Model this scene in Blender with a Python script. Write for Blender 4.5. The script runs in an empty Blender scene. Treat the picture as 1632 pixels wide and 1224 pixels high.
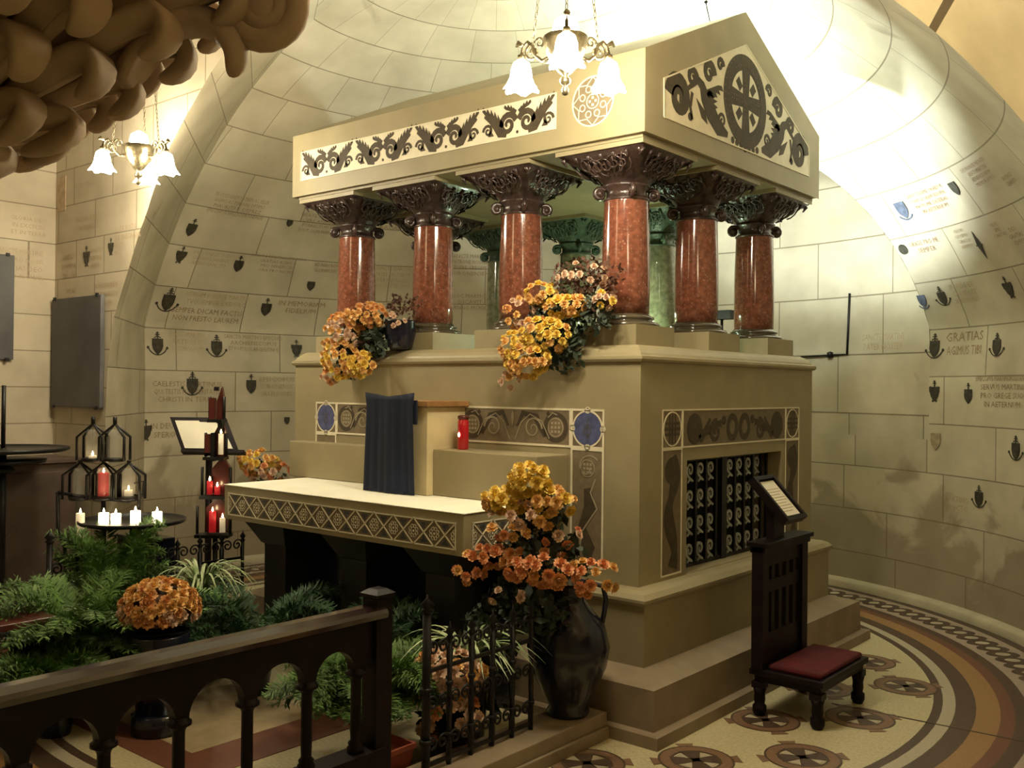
import bpy, math, random
from mathutils import Vector, Matrix
S=bpy.context.scene; COL=S.collection
PI=math.pi; rnd=random.Random(7)
# ------------------------------------------------------------------ camera
CAM=Vector((2.5381,-4.0079,1.6)); YAW,PIT,ROL=[math.radians(a) for a in (39.887,.2566,.6074)]
fw=Vector((-math.sin(YAW)*math.cos(PIT),math.cos(YAW)*math.cos(PIT),math.sin(PIT)))
rt=Vector((math.cos(YAW),math.sin(YAW),0)); up=rt.cross(fw)
rt2=rt*math.cos(ROL)+up*math.sin(ROL); up2=up*math.cos(ROL)-rt*math.sin(ROL)
cd=bpy.data.cameras.new('camera'); cam=bpy.data.objects.new('camera',cd); COL.objects.link(cam)
cd.sensor_width=36; cd.lens=1547.8/1632*36; cd.clip_start=.02
cam.matrix_world=Matrix(((rt2.x,up2.x,-fw.x,CAM.x),(rt2.y,up2.y,-fw.y,CAM.y),(rt2.z,up2.z,-fw.z,CAM.z),(0,0,0,1)))
S.camera=cam
S.view_settings.view_transform='Standard'; S.view_settings.look='None'
S.view_settings.exposure=0.22; S.view_settings.gamma=1; S.view_settings.use_curve_mapping=False
# ------------------------------------------------------------------ world and the large lights
w=bpy.data.worlds.new('world'); S.world=w; w.use_nodes=True
w.node_tree.nodes['Background'].inputs[0].default_value=(1,.80,.5,1); w.node_tree.nodes['Background'].inputs[1].default_value=.0
LAMP=dict(globe=162.0, back=135.0, ledge=215.0, inner=14.0, nave=9.0)
def lamp(name,kind,loc,power,color,size=.1,aim=None,**k):
    d=bpy.data.lights.new(name,kind); d.energy=power; d.color=color
    if kind=='AREA': d.size=size
    else: d.shadow_soft_size=size
    for a,b in k.items(): setattr(d,a,b)
    o=bpy.data.objects.new(name,d); COL.objects.link(o); o.location=loc
    if aim: o.rotation_euler=(Vector(aim)-Vector(loc)).to_track_quat('-Z','Y').to_euler()
    return o
# lamp standing on the rear slope of the canopy roof, lighting the semidome and the lunette
lamp('roof_lamp','POINT',(-.75,1.60,3.60),LAMP['back'],(.84,1,.92),.05)
# floodlight on the rear ledge of the shrine, between the back columns, washing the lunette wall
lamp('ledge_lamp','SPOT',(-.63,2.13,2.19),LAMP['ledge'],(.90,1,.97),.04,aim=(-.50,3.03,3.95),spot_size=math.radians(132),spot_blend=.5)
# small greenish uplight on the ledge inside the colonnade
lamp('colonnade_lamp','POINT',(-1.0,1.30,1.92),LAMP['inner'],(.72,1,.66),.04)
lamp('vault_fill','AREA',(2.6,-2.9,3.0),13.0,(1,.80,.48),.5,aim=(2.2,-1.6,4.6))  # unseen area light added to brighten the outer bay vault
# added fill light from the nave behind the camera; it has no fitting
lamp('nave_fill','AREA',(-1.6,-5.2,3.5),LAMP['nave'],(1,.74,.40),.7,aim=(-1.5,0,1.3))
# ------------------------------------------------------------------ helpers
ORG={}
def tag(o,label=None,cat=None,group=None,kind=None):
    if label:o['label']=label
    if cat:o['category']=cat
    if group:o['group']=group
    if kind:o['kind']=kind
    return o
def empty(name,loc,label,cat,group=None):
    o=bpy.data.objects.new(name,None); COL.objects.link(o); o.location=loc; ORG[o.name]=tuple(loc); o.empty_display_size=.1
    return tag(o,label,cat,group)
class Fr:                                   # a face frame: origin, right, up, outward
    def __init__(s,o,u,v,n=None):
        s.o=Vector(o); s.u=Vector(u).normalized(); s.v=Vector(v).normalized(); s.n=Vector(n).normalized() if n else s.u.cross(s.v).normalized()
    def __call__(s,x,y,z=0): return s.o+s.u*x+s.v*y+s.n*z
class MB:
    def __init__(s): s.v=[]; s.f=[]; s.sm=[]; s.uv=None
    def add(s,vs,fs,smooth=False):
        b=len(s.v); s.v+= [tuple(p) for p in vs]; s.f+=[tuple(i+b for i in f) for f in fs]; s.sm+=[smooth]*len(fs); return s
    def box(s,x0,x1,y0,y1,z0,z1):
        P=[(x0,y0,z0),(x1,y0,z0),(x1,y1,z0),(x0,y1,z0),(x0,y0,z1),(x1,y0,z1),(x1,y1,z1),(x0,y1,z1)]
        return s.add(P,[(0,3,2,1),(4,5,6,7),(0,1,5,4),(1,2,6,5),(2,3,7,6),(3,0,4,7)])
    def fbox(s,F,x0,x1,y0,y1,z0,z1):
        P=[F(*p) for p in ((x0,y0,z0),(x1,y0,z0),(x1,y1,z0),(x0,y1,z0),(x0,y0,z1),(x1,y0,z1),(x1,y1,z1),(x0,y1,z1))]
        return s.add(P,[(0,3,2,1),(4,5,6,7),(0,1,5,4),(1,2,6,5),(2,3,7,6),(3,0,4,7)])
    def lathe(s,prof,c=(0,0,0),n=24,a0=0,cap=True,smooth=True):
        b=len(s.v); vs=[];fs=[]
        for r,z in prof:
            for i in range(n):
                a=a0+2*PI*i/n; vs.append((c[0]+r*math.cos(a),c[1]+r*math.sin(a),c[2]+z))
        for j in range(len(prof)-1):
            for i in range(n):
                k=(i+1)%n; fs.append((j*n+i,j*n+k,(j+1)*n+k,(j+1)*n+i))
        if cap: fs.append(tuple(range(n-1,-1,-1))); fs.append(tuple((len(prof)-1)*n+i for i in range(n)))
        return s.add(vs,fs,smooth)
    def tube(s,pts,r,n=6,cap=True,smooth=True):
        pts=[Vector(p) for p in pts]; m=len(pts); R=r if isinstance(r,(list,tuple)) else [r]*m
        vs=[];ref=None
        for i,p in enumerate(pts):
            t=(pts[min(i+1,m-1)]-pts[max(i-1,0)])
            if t.length<1e-9: t=Vector((0,0,1))
            t.normalize()
            if ref is None:
                ref=t.cross(Vector((0,0,1)) if abs(t.z)<.9 else Vector((1,0,0))).normalized()
            ref=(ref-t*ref.dot(t)); ref=ref.normalized() if ref.length>1e-6 else t.orthogonal().normalized()
            q=t.cross(ref)
            for k in range(n):
                a=2*PI*k/n; vs.append(p+ref*math.cos(a)*R[i]+q*math.sin(a)*R[i])
        fs=[(j*n+i,j*n+(i+1)%n,(j+1)*n+(i+1)%n,(j+1)*n+i) for j in range(m-1) for i in range(n)]
        if cap: fs+= [tuple(range(n-1,-1,-1)),tuple((m-1)*n+i for i in range(n))]
        return s.add(vs,fs,smooth)
    def poly(s,F,pts,z0=0,z1=.002):
        m=len(pts); vs=[F(x,y,z0) for x,y in pts]+[F(x,y,z1) for x,y in pts]
        fs=[tuple(m+i for i in range(m))]+[(i,(i+1)%m,m+(i+1)%m,m+i) for i in range(m)]
        return s.add(vs,fs)
    def ring(s,F,cx,cy,r0,r1,z0=0,z1=.002,n=28,a0=0,a1=2*PI,sx=1):
        full=abs(a1-a0-2*PI)<1e-6; m=n if full else n+1; vs=[]
        for i in range(m):
            a=a0+(a1-a0)*i/n
            for r in (r0,r1):
                for z in (z0,z1): vs.append(F(cx+r*math.cos(a)*sx,cy+r*math.sin(a),z))
        fs=[]
        for i in range(n):
            j=(i+1)%m; A=4*i;B=4*j
            fs+=[(A+1,A+3,B+3,B+1),(A+3,A+2,B+2,B+3),(A+0,A+1,B+1,B+0)]
        return s.add(vs,fs)
    def ribbon(s,F,pts,wd,z0=0,z1=.002):
        m=len(pts); W=wd if isinstance(wd,(list,tuple)) else [wd]*m; vs=[]
        for i,(x,y) in enumerate(pts):
            x0,y0=pts[max(0,i-1)];x1,y1=pts[min(m-1,i+1)]; dx,dy=x1-x0,y1-y0; l=math.hypot(dx,dy) or 1; nx,ny=-dy/l,dx/l; h=W[i]/2
            for q in (-h,h):
                for z in (z0,z1): vs.append(F(x+nx*q,y+ny*q,z))
        fs=[]
        for i in range(m-1):
            A=4*i;B=A+4; fs+=[(A+1,B+1,B+3,A+3),(A+0,B+0,B+1,A+1),(A+2,A+3,B+3,B+2)]
        fs+=[(0,1,3,2),(4*m-4,4*m-2,4*m-1,4*m-3)]
        return s.add(vs,fs)
    def rectring(s,prof,x0,x1,y0,y1):           # loft (offset,z) round a rectangle
        vs=[]
        for o,z in prof: vs+=[(x0-o,y0-o,z),(x1+o,y0-o,z),(x1+o,y1+o,z),(x0-o,y1+o,z)]
        m=len(prof); fs=[(4*j+i,4*j+(i+1)%4,4*j+4+(i+1)%4,4*j+4+i) for j in range(m-1) for i in range(4)]
        fs+=[(3,2,1,0),tuple(4*m-4+i for i in range(4))]
        return s.add(vs,fs)
    def build(s,name,mat,parent=None,origin=None,bevel=0):
        me=bpy.data.meshes.new(name)
        o0=Vector(origin) if origin else Vector(ORG.get(parent.name,(0,0,0)) if parent is not None else (0,0,0))
        me.from_pydata([tuple(Vector(p)-o0) for p in s.v],[],s.f); me.polygons.foreach_set('use_smooth',s.sm)
        if s.uv:
            l=me.uv_layers.new(name='UVMap')
            for lp in me.loops: l.data[lp.index].uv=s.uv[lp.vertex_index]
        me.update(); me.materials.append(mat)
        o=bpy.data.objects.new(name,me); COL.objects.link(o)
        ORG[o.name]=tuple(o0)
        if parent is not None: o.parent=parent
        elif origin: o.location=origin
        if bevel:
            b=o.modifiers.new('bevel','BEVEL'); b.width=bevel; b.segments=2; b.limit_method='ANGLE'; b.angle_limit=math.radians(40)
        return o
def spiral(cx,cy,r,turns,a0,d=1,n=26,r1=.12):
    return [(cx+r*(1-(1-r1)*i/n)*math.cos(a0+d*2*PI*turns*i/n),cy+r*(1-(1-r1)*i/n)*math.sin(a0+d*2*PI*turns*i/n)) for i in range(n+1)]
def dupe(o,loc=None,rotz=None,label=None,parent=None):
    c=o.copy(); COL.objects.link(c)
    if parent is not None: c.parent=parent
    if loc is not None: c.location=loc
    if rotz is not None: c.rotation_euler=(0,0,rotz)
    if label: c['label']=label
    for ch in list(o.children): dupe(ch,parent=c)
    return c
# ------------------------------------------------------------------ materials
def mat(name,col,rough=.6,metal=0,var=.12,nscale=6,bump=.0,bscale=60,coat=0,emit=None,estr=0,trans=0,alpha=1,spots=None,sub=0,col2=None,coord='Object',sheen=0,spec=None):
    m=bpy.data.materials.new(name); m.use_nodes=True; nt=m.node_tree; N=nt.nodes; L=nt.links; b=N['Principled BSDF']
    b.inputs['Roughness'].default_value=rough; b.inputs['Metallic'].default_value=metal
    b.inputs['Coat Weight'].default_value=coat; b.inputs['Coat Roughness'].default_value=.08
    if trans: b.inputs['Transmission Weight'].default_value=trans; b.inputs['IOR'].default_value=1.45
    if spec is not None: b.inputs['Specular IOR Level'].default_value=spec
    if sheen: b.inputs['Sheen Weight'].default_value=sheen
    if alpha<1: b.inputs['Alpha'].default_value=alpha
    if emit: b.inputs['Emission Color'].default_value=(*emit,1); b.inputs['Emission Strength'].default_value=estr
    tc=N.new('ShaderNodeTexCoord'); n=N.new('ShaderNodeTexNoise'); n.inputs['Scale'].default_value=nscale; n.inputs['Detail'].default_value=5
    L.new(tc.outputs[coord],n.inputs['Vector'])
    r=N.new('ShaderNodeValToRGB'); c2=col2 or tuple(min(1,c*(1+var)) for c in col); c1=tuple(c*(1-var) for c in col) if not col2 else col
    r.color_ramp.elements[0].position=.35; r.color_ramp.elements[0].color=(*c1,1); r.color_ramp.elements[1].position=.68; r.color_ramp.elements[1].color=(*c2,1)
    L.new(n.outputs['Fac'],r.inputs['Fac']); out=r.outputs['Color']
    if spots:
        v=N.new('ShaderNodeTexVoronoi'); v.inputs['Scale'].default_value=spots[1]; L.new(tc.outputs[coord],v.inputs['Vector'])
        vr=N.new('ShaderNodeValToRGB'); vr.color_ramp.elements[0].position=.10; vr.color_ramp.elements[0].color=(1,1,1,1); vr.color_ramp.elements[1].position=.30; vr.color_ramp.elements[1].color=(0,0,0,1)
        L.new(v.outputs['Distance'],vr.inputs['Fac']); mx=N.new('ShaderNodeMix'); mx.data_type='RGBA'
        mm=N.new('ShaderNodeMath'); mm.operation='MULTIPLY'; L.new(vr.outputs['Color'],mm.inputs[0])
        n3=N.new('ShaderNodeTexNoise'); n3.inputs['Scale'].default_value=14; L.new(tc.outputs[coord],n3.inputs['Vector']); L.new(n3.outputs['Fac'],mm.inputs[1])
        L.new(mm.outputs[0],mx.inputs['Factor']); L.new(out,mx.inputs['A']); mx.inputs['B'].default_value=(*spots[0],1); out=mx.outputs['Result']
    L.new(out,b.inputs['Base Color'])
    if bump:
        n2=N.new('ShaderNodeTexNoise'); n2.inputs['Scale'].default_value=bscale; n2.inputs['Detail'].default_value=4; L.new(tc.outputs[coord],n2.inputs['Vector'])
        bp=N.new('ShaderNodeBump'); bp.inputs['Strength'].default_value=bump; bp.inputs['Distance'].default_value=.01; L.new(n2.outputs['Fac'],bp.inputs['Height']); L.new(bp.outputs['Normal'],b.inputs['Normal'])
    return m
def masonry(name,col,joint,bw,rh=1.0,stain=.0,offs=0.0,ms=.022,jd=1.0):
    m=bpy.data.materials.new(name); m.use_nodes=True; nt=m.node_tree; N=nt.nodes; L=nt.links; b=N['Principled BSDF']; b.inputs['Roughness'].default_value=.62
    b.inputs['Specular IOR Level'].default_value=.35
    tc=N.new('ShaderNodeTexCoord'); mp=N.new('ShaderNodeMapping'); mp.inputs['Location'].default_value=(offs,0,0); L.new(tc.outputs['UV'],mp.inputs['Vector'])
    br=N.new('ShaderNodeTexBrick'); L.new(mp.outputs['Vector'],br.inputs['Vector'])
    br.inputs['Scale'].default_value=1; br.inputs['Brick Width'].default_value=bw; br.inputs['Row Height'].default_value=rh; br.inputs['Mortar Size'].default_value=ms; br.inputs['Mortar Smooth'].default_value=.15; br.inputs['Bias'].default_value=0
    br.offset=.43; br.offset_frequency=2; br.squash=.72; br.squash_frequency=3
    br.inputs['Color1'].default_value=(*col,1); br.inputs['Color2'].default_value=(*[c*.86 for c in col],1); br.inputs['Mortar'].default_value=(*joint,1)
    n=N.new('ShaderNodeTexNoise'); n.inputs['Scale'].default_value=3.2; n.inputs['Detail'].default_value=6; L.new(tc.outputs['Object'],n.inputs['Vector'])
    r=N.new('ShaderNodeValToRGB'); r.color_ramp.elements[0].position=.33; r.color_ramp.elements[0].color=(.82,.80,.76,1); r.color_ramp.elements[1].position=.66; r.color_ramp.elements[1].color=(1.05,1.04,1.02,1); L.new(n.outputs['Fac'],r.inputs['Fac'])
    mx=N.new('ShaderNodeMix'); mx.data_type='RGBA'; mx.blend_type='MULTIPLY'; mx.inputs['Factor'].default_value=1; L.new(br.outputs['Color'],mx.inputs['A']); L.new(r.outputs['Color'],mx.inputs['B']); out=mx.outputs['Result']
    if stain:                                # damp patches and salt blooms low on the wall (dirt with its own outline)
        n4=N.new('ShaderNodeTexNoise'); n4.inputs['Scale'].default_value=1.7; n4.inputs['Detail'].default_value=5; n4.inputs['Distortion'].default_value=1.2; L.new(tc.outputs['Object'],n4.inputs['Vector'])
        sx=N.new('ShaderNodeSeparateXYZ'); L.new(tc.outputs['Object'],sx.inputs[0])
        mr=N.new('ShaderNodeMapRange'); mr.inputs['From Min'].default_value=1.25; mr.inputs['From Max'].default_value=.25; L.new(sx.outputs['Z'],mr.inputs['Value'])
        ad=N.new('ShaderNodeMath'); ad.operation='MULTIPLY_ADD'; ad.inputs[1].default_value=.42; ad.inputs[2].default_value=0; L.new(mr.outputs['Result'],ad.inputs[0])
        a2=N.new('ShaderNodeMath'); a2.operation='ADD'; L.new(ad.outputs[0],a2.inputs[0]); L.new(n4.outputs['Fac'],a2.inputs[1])
        rr=N.new('ShaderNodeValToRGB'); rr.color_ramp.elements[0].position=.69; rr.color_ramp.elements[0].color=(0,0,0,1); rr.color_ramp.elements[1].position=.78; rr.color_ramp.elements[1].color=(stain,)*3+(1,)
        L.new(a2.outputs[0],rr.inputs['Fac']); m2=N.new('ShaderNodeMix'); m2.data_type='RGBA'; L.new(rr.outputs['Color'],m2.inputs['Factor']); L.new(out,m2.inputs['A']); m2.inputs['B'].default_value=(.20,.145,.085,1); out=m2.outputs['Result']
    L.new(out,b.inputs['Base Color'])
    bp=N.new('ShaderNodeBump'); bp.invert=True; bp.inputs['Strength'].default_value=.5; bp.inputs['Distance'].default_value=.006; L.new(br.outputs['Fac'],bp.inputs['Height']); L.new(bp.outputs['Normal'],b.inputs['Normal'])
    return m
WALLC=(.60,.54,.41); JO=(.26,.22,.15)
M=dict(
 dome=masonry('dome_limestone',WALLC,JO,2.65,stain=.55,ms=.013),
 wall=masonry('wall_limestone',(.56,.49,.37),JO,1.7,ms=.016),
 vault=masonry('vault_stone',(.78,.64,.38),(.14,.10,.05),3.2,ms=.03),
 plain=mat('plain_stone',(.50,.44,.31),.65,nscale=4,bump=.05),
 shrine=mat('shrine_sandstone',(.32,.268,.155),.50,var=.07,nscale=5,bump=.04,bscale=90),
 shrine2=mat('shrine_step_stone',(.27,.205,.135),.5,var=.12,nscale=7,bump=.05,bscale=80),
 cream=mat('cream_inlay',(.78,.71,.53),.5,var=.06,nscale=20),
 brown=mat('brown_inlay',(.060,.042,.022),.7,var=.2,nscale=25),
 tan=mat('tan_inlay',(.19,.145,.085),.7,var=.12,nscale=30),
 blue=mat('blue_enamel',(.085,.10,.22),.35,var=.25,nscale=30),
 red=mat('red_porphyry',(.19,.062,.036),.13,var=.3,nscale=38,spots=((.42,.24,.16),48),coat=.5),
 green=mat('greenish_column',(.21,.21,.13),.14,var=.3,nscale=30,spots=((.32,.32,.22),40),coat=.6),  # greenish tone for the back row of columns
 bronze=mat('dark_bronze_stone',(.045,.026,.022),.28,var=.35,nscale=18,bump=.5,bscale=45,coat=.25),
 greencap=mat('greenish_capital',(.07,.105,.07),.4,var=.3,nscale=18,bump=.5,bscale=45),  # dark greenish tone for the back row of capitals
 basem=mat('dark_polished_base',(.07,.055,.035),.16,var=.2,coat=.6),
 bluecloth=mat('blue_velvet',(.005,.010,.030),.9,var=.3,nscale=4),
 cloth=mat('white_cloth',(.92,.89,.76),.8,var=.03),
 oak=mat('light_wood',(.33,.17,.06),.5,var=.2,nscale=12),
 wood=mat('dark_wood',(.008,.004,.005),.45,var=.35,nscale=14,spec=.2),
 woodp=mat('polished_wood',(.022,.011,.011),.13,var=.1,nscale=14,coat=.5),
 iron=mat('black_iron',(.014,.013,.014),.42,metal=.4,var=.3,nscale=20),
 silver=mat('pale_metal',(.40,.42,.38),.35,metal=.35,var=.15,nscale=30),
 brass=mat('aged_brass',(.16,.13,.075),.3,metal=.85,var=.35,nscale=40,bump=.3,bscale=60),
 dmarble=mat('dark_marble',(.022,.022,.028),.5,var=.3,nscale=5),
 slate=mat('slate',(.085,.082,.085),.55,var=.25,nscale=3,bump=.05),
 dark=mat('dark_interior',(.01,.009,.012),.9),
 paper=mat('paper',(.78,.74,.60),.8,var=.04),
 letter=mat('carved_letters',(.33,.225,.14),.8,var=.15,nscale=20),
 letter2=mat('faint_letters',(.44,.33,.21),.8,var=.15,nscale=20),
 arms=mat('dark_heraldry',(.045,.038,.025),.6,var=.4,nscale=30),
 arms2=mat('blue_heraldry',(.10,.12,.18),.6,var=.3,nscale=30),
 arms3=mat('faint_heraldry',(.34,.27,.17),.7,var=.2,nscale=30),
 gold=mat('gold_bloom',(.90,.60,.12),.6,var=.25,nscale=30),
 orange=mat('orange_bloom',(.85,.50,.18),.6,var=.25,nscale=30),
 rust=mat('rust_bloom',(.74,.37,.14),.6,var=.3,nscale=30),
 salmon=mat('salmon_bloom',(.82,.37,.17),.6,var=.25,nscale=30),
 pink=mat('pale_pink_bloom',(.72,.50,.36),.6,var=.2,nscale=30),
 leafd=mat('dark_leaf',(.022,.035,.018),.6,var=.4,nscale=15),
 dry=mat('dried_leaf',(.09,.035,.018),.7,var=.4,nscale=15),
 fern=mat('fern_green',(.10,.20,.04),.6,var=.4,nscale=6),
 fernd=mat('dark_fern',(.030,.085,.028),.6,var=.4,nscale=6),
 spider=mat('striped_leaf',(.20,.30,.11),.5,col2=(.50,.56,.34),nscale=12),
 terra=mat('terracotta',(.30,.07,.035),.6,var=.15),
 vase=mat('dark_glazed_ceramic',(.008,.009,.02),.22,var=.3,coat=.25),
 wax=mat('white_wax',(.85,.80,.68),.5,var=.03,emit=(1,.75,.42),estr=.25),
 redwax=mat('red_wax',(.50,.02,.03),.35,var=.1,emit=(1,.03,.03),estr=.18),
 redglass=mat('red_glass',(.36,.008,.014),.1,var=.1,emit=(1,.02,.02),estr=.07,coat=.5),
 glass=mat('clear_glass',(.9,.9,.88),.03,var=0,trans=.0,alpha=.16,coat=.5),
 flame=mat('candle_flame',(1,.7,.3),.5,emit=(1,.72,.35),estr=30),
 litwax=mat('glowing_tealight',(1,.9,.7),.5,emit=(1,.80,.50),estr=6),
 globe=mat('lit_glass_shade',(1,.95,.8),.4,emit=(1,.89,.64),estr=LAMP['globe']),
 redcush=mat('red_velvet',(.09,.003,.009),.9,var=.3,nscale=8),
 lacq=mat('red_brown_lacquer',(.10,.018,.015),.3,var=.3,coat=.4),
 mosaic=mat('cream_mosaic',(.56,.49,.30),.45,var=.14,nscale=70,bump=.1,bscale=160),
 mbrown=mat('brown_mosaic',(.085,.052,.034),.45,var=.2,nscale=70),
 mtan=mat('tan_mosaic',(.22,.125,.072),.45,var=.15,nscale=70),
 mor=mat('ochre_mosaic',(.33,.185,.075),.45,var=.1,nscale=70),
 mrust=mat('rust_mosaic',(.17,.068,.040),.45,var=.1,nscale=70),
 mwhite=mat('pale_mosaic',(.48,.42,.31),.45,var=.08,nscale=70),
 mpink=mat('pink_mosaic',(.40,.31,.25),.45,var=.1,nscale=70),
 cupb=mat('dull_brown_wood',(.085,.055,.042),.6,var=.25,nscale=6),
 capst=mat('carved_limestone',(.40,.295,.20),.8,var=.15,nscale=5,bump=.08,bscale=50),
 slab=mat('worn_tan_stone',(.42,.33,.20),.5,var=.22,nscale=5),
)
# ------------------------------------------------------------------ the apse: wall, semidome, lunette, front arch
CX,CY,RHO,ZC,RC=-1.47,.60,3.755,.59,3.43
ZJ=[-.05,.30,.65,1.0,1.37,1.72,2.07]
def vprof(v):
    if v<=6:
        i=max(0,min(5,int(v))); t=v-i; return RC+(.02*t if i==5 else 0),ZJ[i]+(ZJ[i+1]-ZJ[i])*t
    p=.405+.1*(v-6); return RHO*math.cos(p),ZC+RHO*math.sin(p)
def zv(z):
    if z>=2.07: return 6+(math.asin(min(1,(z-ZC)/RHO))-.405)/.1
    i=0
    while i<5 and z>ZJ[i+1]: i+=1
    return i+(z-ZJ[i])/(ZJ[i+1]-ZJ[i])
def AP(ang,v,inset=0):                       # ang in radians
    R,z=vprof(v); R-=inset; return Vector((CX+R*math.cos(ang),CY+R*math.sin(ang),z))
YF=.17
def afront(R): return -math.asin(min(1,(CY-YF)/max(R,1e-3)))
LHW,LZ0=1.75,1.9
def alun(R,z):                               # half-opening of the lunette measured from 90 degrees
    if z<1.25 or z>=LZ0+LHW: return 0
    hw=LHW if z<LZ0 else math.sqrt(max(0,LHW**2-(z-LZ0)**2))
    return math.asin(min(1,hw/R))
def grid(mb,P,nu,nv,uvf):
    b=len(mb.v)
    if mb.uv is None: mb.uv=[]
    for j in range(nv+1):
        for i in range(nu+1):
            p,uv=P(i/nu,j/nv),uvf(i/nu,j/nv); mb.v.append(tuple(p)); mb.uv.append(uv)
    for j in range(nv):
        for i in range(nu):
            a=b+j*(nu+1)+i; mb.f.append((a,a+1,a+nu+2,a+nu+1)); mb.sm.append(True)
UV_R=3.3/.36
def apse(mb,v0,v1,left,nv,lunette=True):
    def ang(s,t):
        v=v0+(v1-v0)*t; R,z=vprof(v); a0=afront(R); d=alun(R,z) if lunette else 0; a1=PI/2-d
        a=a0+(a1-a0)*s; return (PI-a if left else a),v
    grid(mb,lambda s,t:AP(*ang(s,t)),72,nv,lambda s,t:(-ang(s,t)[0]*UV_R,ang(s,t)[1]))
m=MB(); vt=zv(1.25); vl=zv(LZ0+LHW-.001)
for L_ in (False,True):
    apse(m,0,vt,L_,8,False); apse(m,vt+1e-4,vl,L_,34); apse(m,vl,17.6,L_,22,False)
wa=m.build('wall_apse',M['dome']); tag(wa,kind='structure')
# the recessed back wall seen through the lunette, its soffit and lower ledge
m=MB()
RB=RC+.10
a0,a1=math.radians(50),math.radians(130)
grid(m,lambda s,t:Vector((CX+RB*math.cos(a0+(a1-a0)*s),CY+RB*math.sin(a0+(a1-a0)*s),1.22+2.5*t)),40,20,lambda s,t:(-(a0+(a1-a0)*s)*UV_R+.37,zv(1.22+1.5*t)+t*.9))
wl=m.build('wall_lunette',M['dome']); tag(wl,kind='structure')
m=MB(); K=40
def lun_pt(t,front):
    if t<.15: x,z=LHW,1.22+(LZ0-1.22)*t/.15
    elif t>.85: x,z=-LHW,LZ0-(LZ0-1.22)*(t-.85)/.15
    else: a=PI*(t-.15)/.7; x,z=LHW*math.cos(a),LZ0+LHW*math.sin(a)
    if front:
        R=vprof(zv(min(z,LZ0+LHW-.001)))[0]; y=CY+math.sqrt(max(0,R*R-x*x))-.0
    else: y=CY+math.sqrt(max(0,(RB+.01)**2-x*x))
    return Vector((CX+x,y,z))
grid(m,lambda s,t:lun_pt(s,True).lerp(lun_pt(s,False),t),K,2,lambda s,t:(s*8,t))
g=m.build('trim_1',M['plain']); tag(g,kind='structure')
# splayed front arch, left half, with its kinked joints
F1=[(-.1,-4.03),(1.43,-4.03),(1.74,-4.01),(2.09,-3.92),(2.37,-3.75),(2.63,-3.60),(2.75,-3.51),(2.9,-3.42),(3.11,-3.28),(3.3,-3.07),(3.56,-2.75),(3.8,-2.30),(4.0,-1.85),(4.15,-1.47)]
def f1x(z):
    for (za,xa),(zb,xb) in zip(F1,F1[1:]):
        if z<=zb: return xa+(xb-xa)*(z-za)/(zb-za)
    return F1[-1][1]
def fold2(v):
    R,z=vprof(v); return Vector((CX-math.sqrt(max(0,R*R-(CY-YF)**2)),YF,z))
m=MB()
def spl(s,t):
    v=16.4*t; a=fold2(v); z=min(a.z,4.12); b=Vector((f1x(z),-.60,z)); return b.lerp(a,s)
grid(m,spl,6,80,lambda s,t:(s*2.4+31.3,16.4*t))
g=m.build('wall_arch',M['dome']); tag(g,kind='structure')
# flat left wall (y=-.6) from the corner to the arch edge, and the far left wall
WZ0,WDZ=1.573-7*.2695+.2695,.2695
m=MB()
XL=-4.82
grid(m,lambda s,t:Vector((XL+(f1x(-.1+4.2*t)-XL)*s,-.60,-.1+4.2*t)),10,60,lambda s,t:((XL+(f1x(-.1+4.2*t)-XL)*s)*3.0,(-.1+4.2*t-WZ0)/WDZ))
grid(m,lambda s,t:Vector((XL+(CX-XL)*s,-.60,4.1+.56*t)),4,2,lambda s,t:((XL+(CX-XL)*s)*3.0,(4.1+.56*t-WZ0)/WDZ))
g=m.build('wall_left',M['wall']); tag(g,kind='structure')
m=MB()
grid(m,lambda s,t:Vector((XL,-8+7.4*s,-.1+4.7*t)),10,10,lambda s,t:((-8+7.4*s)*2.1+.45,(-.1+4.7*t-WZ0)/WDZ))
g=m.build('wall_far_left',M['wall']); tag(g,kind='structure')
# vault of the outer bay, rising towards the viewer from the right half of the front arch
m=MB()
def ov(s,t):
    v=zv(1.6)+(17.3-zv(1.6))*s; a=fold2(v); xr=2*CX-a.x; k=1+.20*t*3; return Vector((CX+(xr-CX)*k,YF-.9*t*3,1.6+(a.z-1.6)*(1+.10*t*3)))
grid(m,ov,50,10,lambda s,t:(t*5+.2,(zv(1.6)+(17.3-zv(1.6))*s)/1.9+.12))
g=m.build('ceiling_bay',M['vault']); tag(g,kind='structure')
# rest of the bay round the viewer
m=MB(); m.box(-4.95,4.6,-8,-.62,4.62,4.72); g=m.build('ceiling',M['plain']); tag(g,kind='structure')
m=MB(); m.box(4.5,4.6,-8,.27,-.1,4.7); g=m.build('wall_right',M['plain']); tag(g,kind='structure')
m=MB(); m.box(1.925,4.6,.172,.27,-.1,4.7); g=m.build('wall_pier',M['plain']); tag(g,kind='structure')
m=MB(); m.box(-4.95,4.6,-8.1,-8,-.1,4.7); g=m.build('wall_back',M['plain']); tag(g,kind='structure')
# low stone skirting following the apse
m=MB(); n=90; prof=[(0,.0),(0,.05),(.012,.062),(.05,.075),(.08,.08)]
vs=[];fs=[]
for i in range(n+1):
    a=math.radians(-6)+math.radians(192)*i/n
    for o,z in prof: vs.append((CX+(3.37+o)*math.cos(a),CY+(3.37+o)*math.sin(a),z))
k=len(prof)
for i in range(n):
    for j in range(k-1): fs.append((i*k+j,i*k+j+1,(i+1)*k+j+1,(i+1)*k+j))
m.add(vs,fs,True); g=m.build('baseboard_apse',M['plain']); tag(g,kind='structure')
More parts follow.
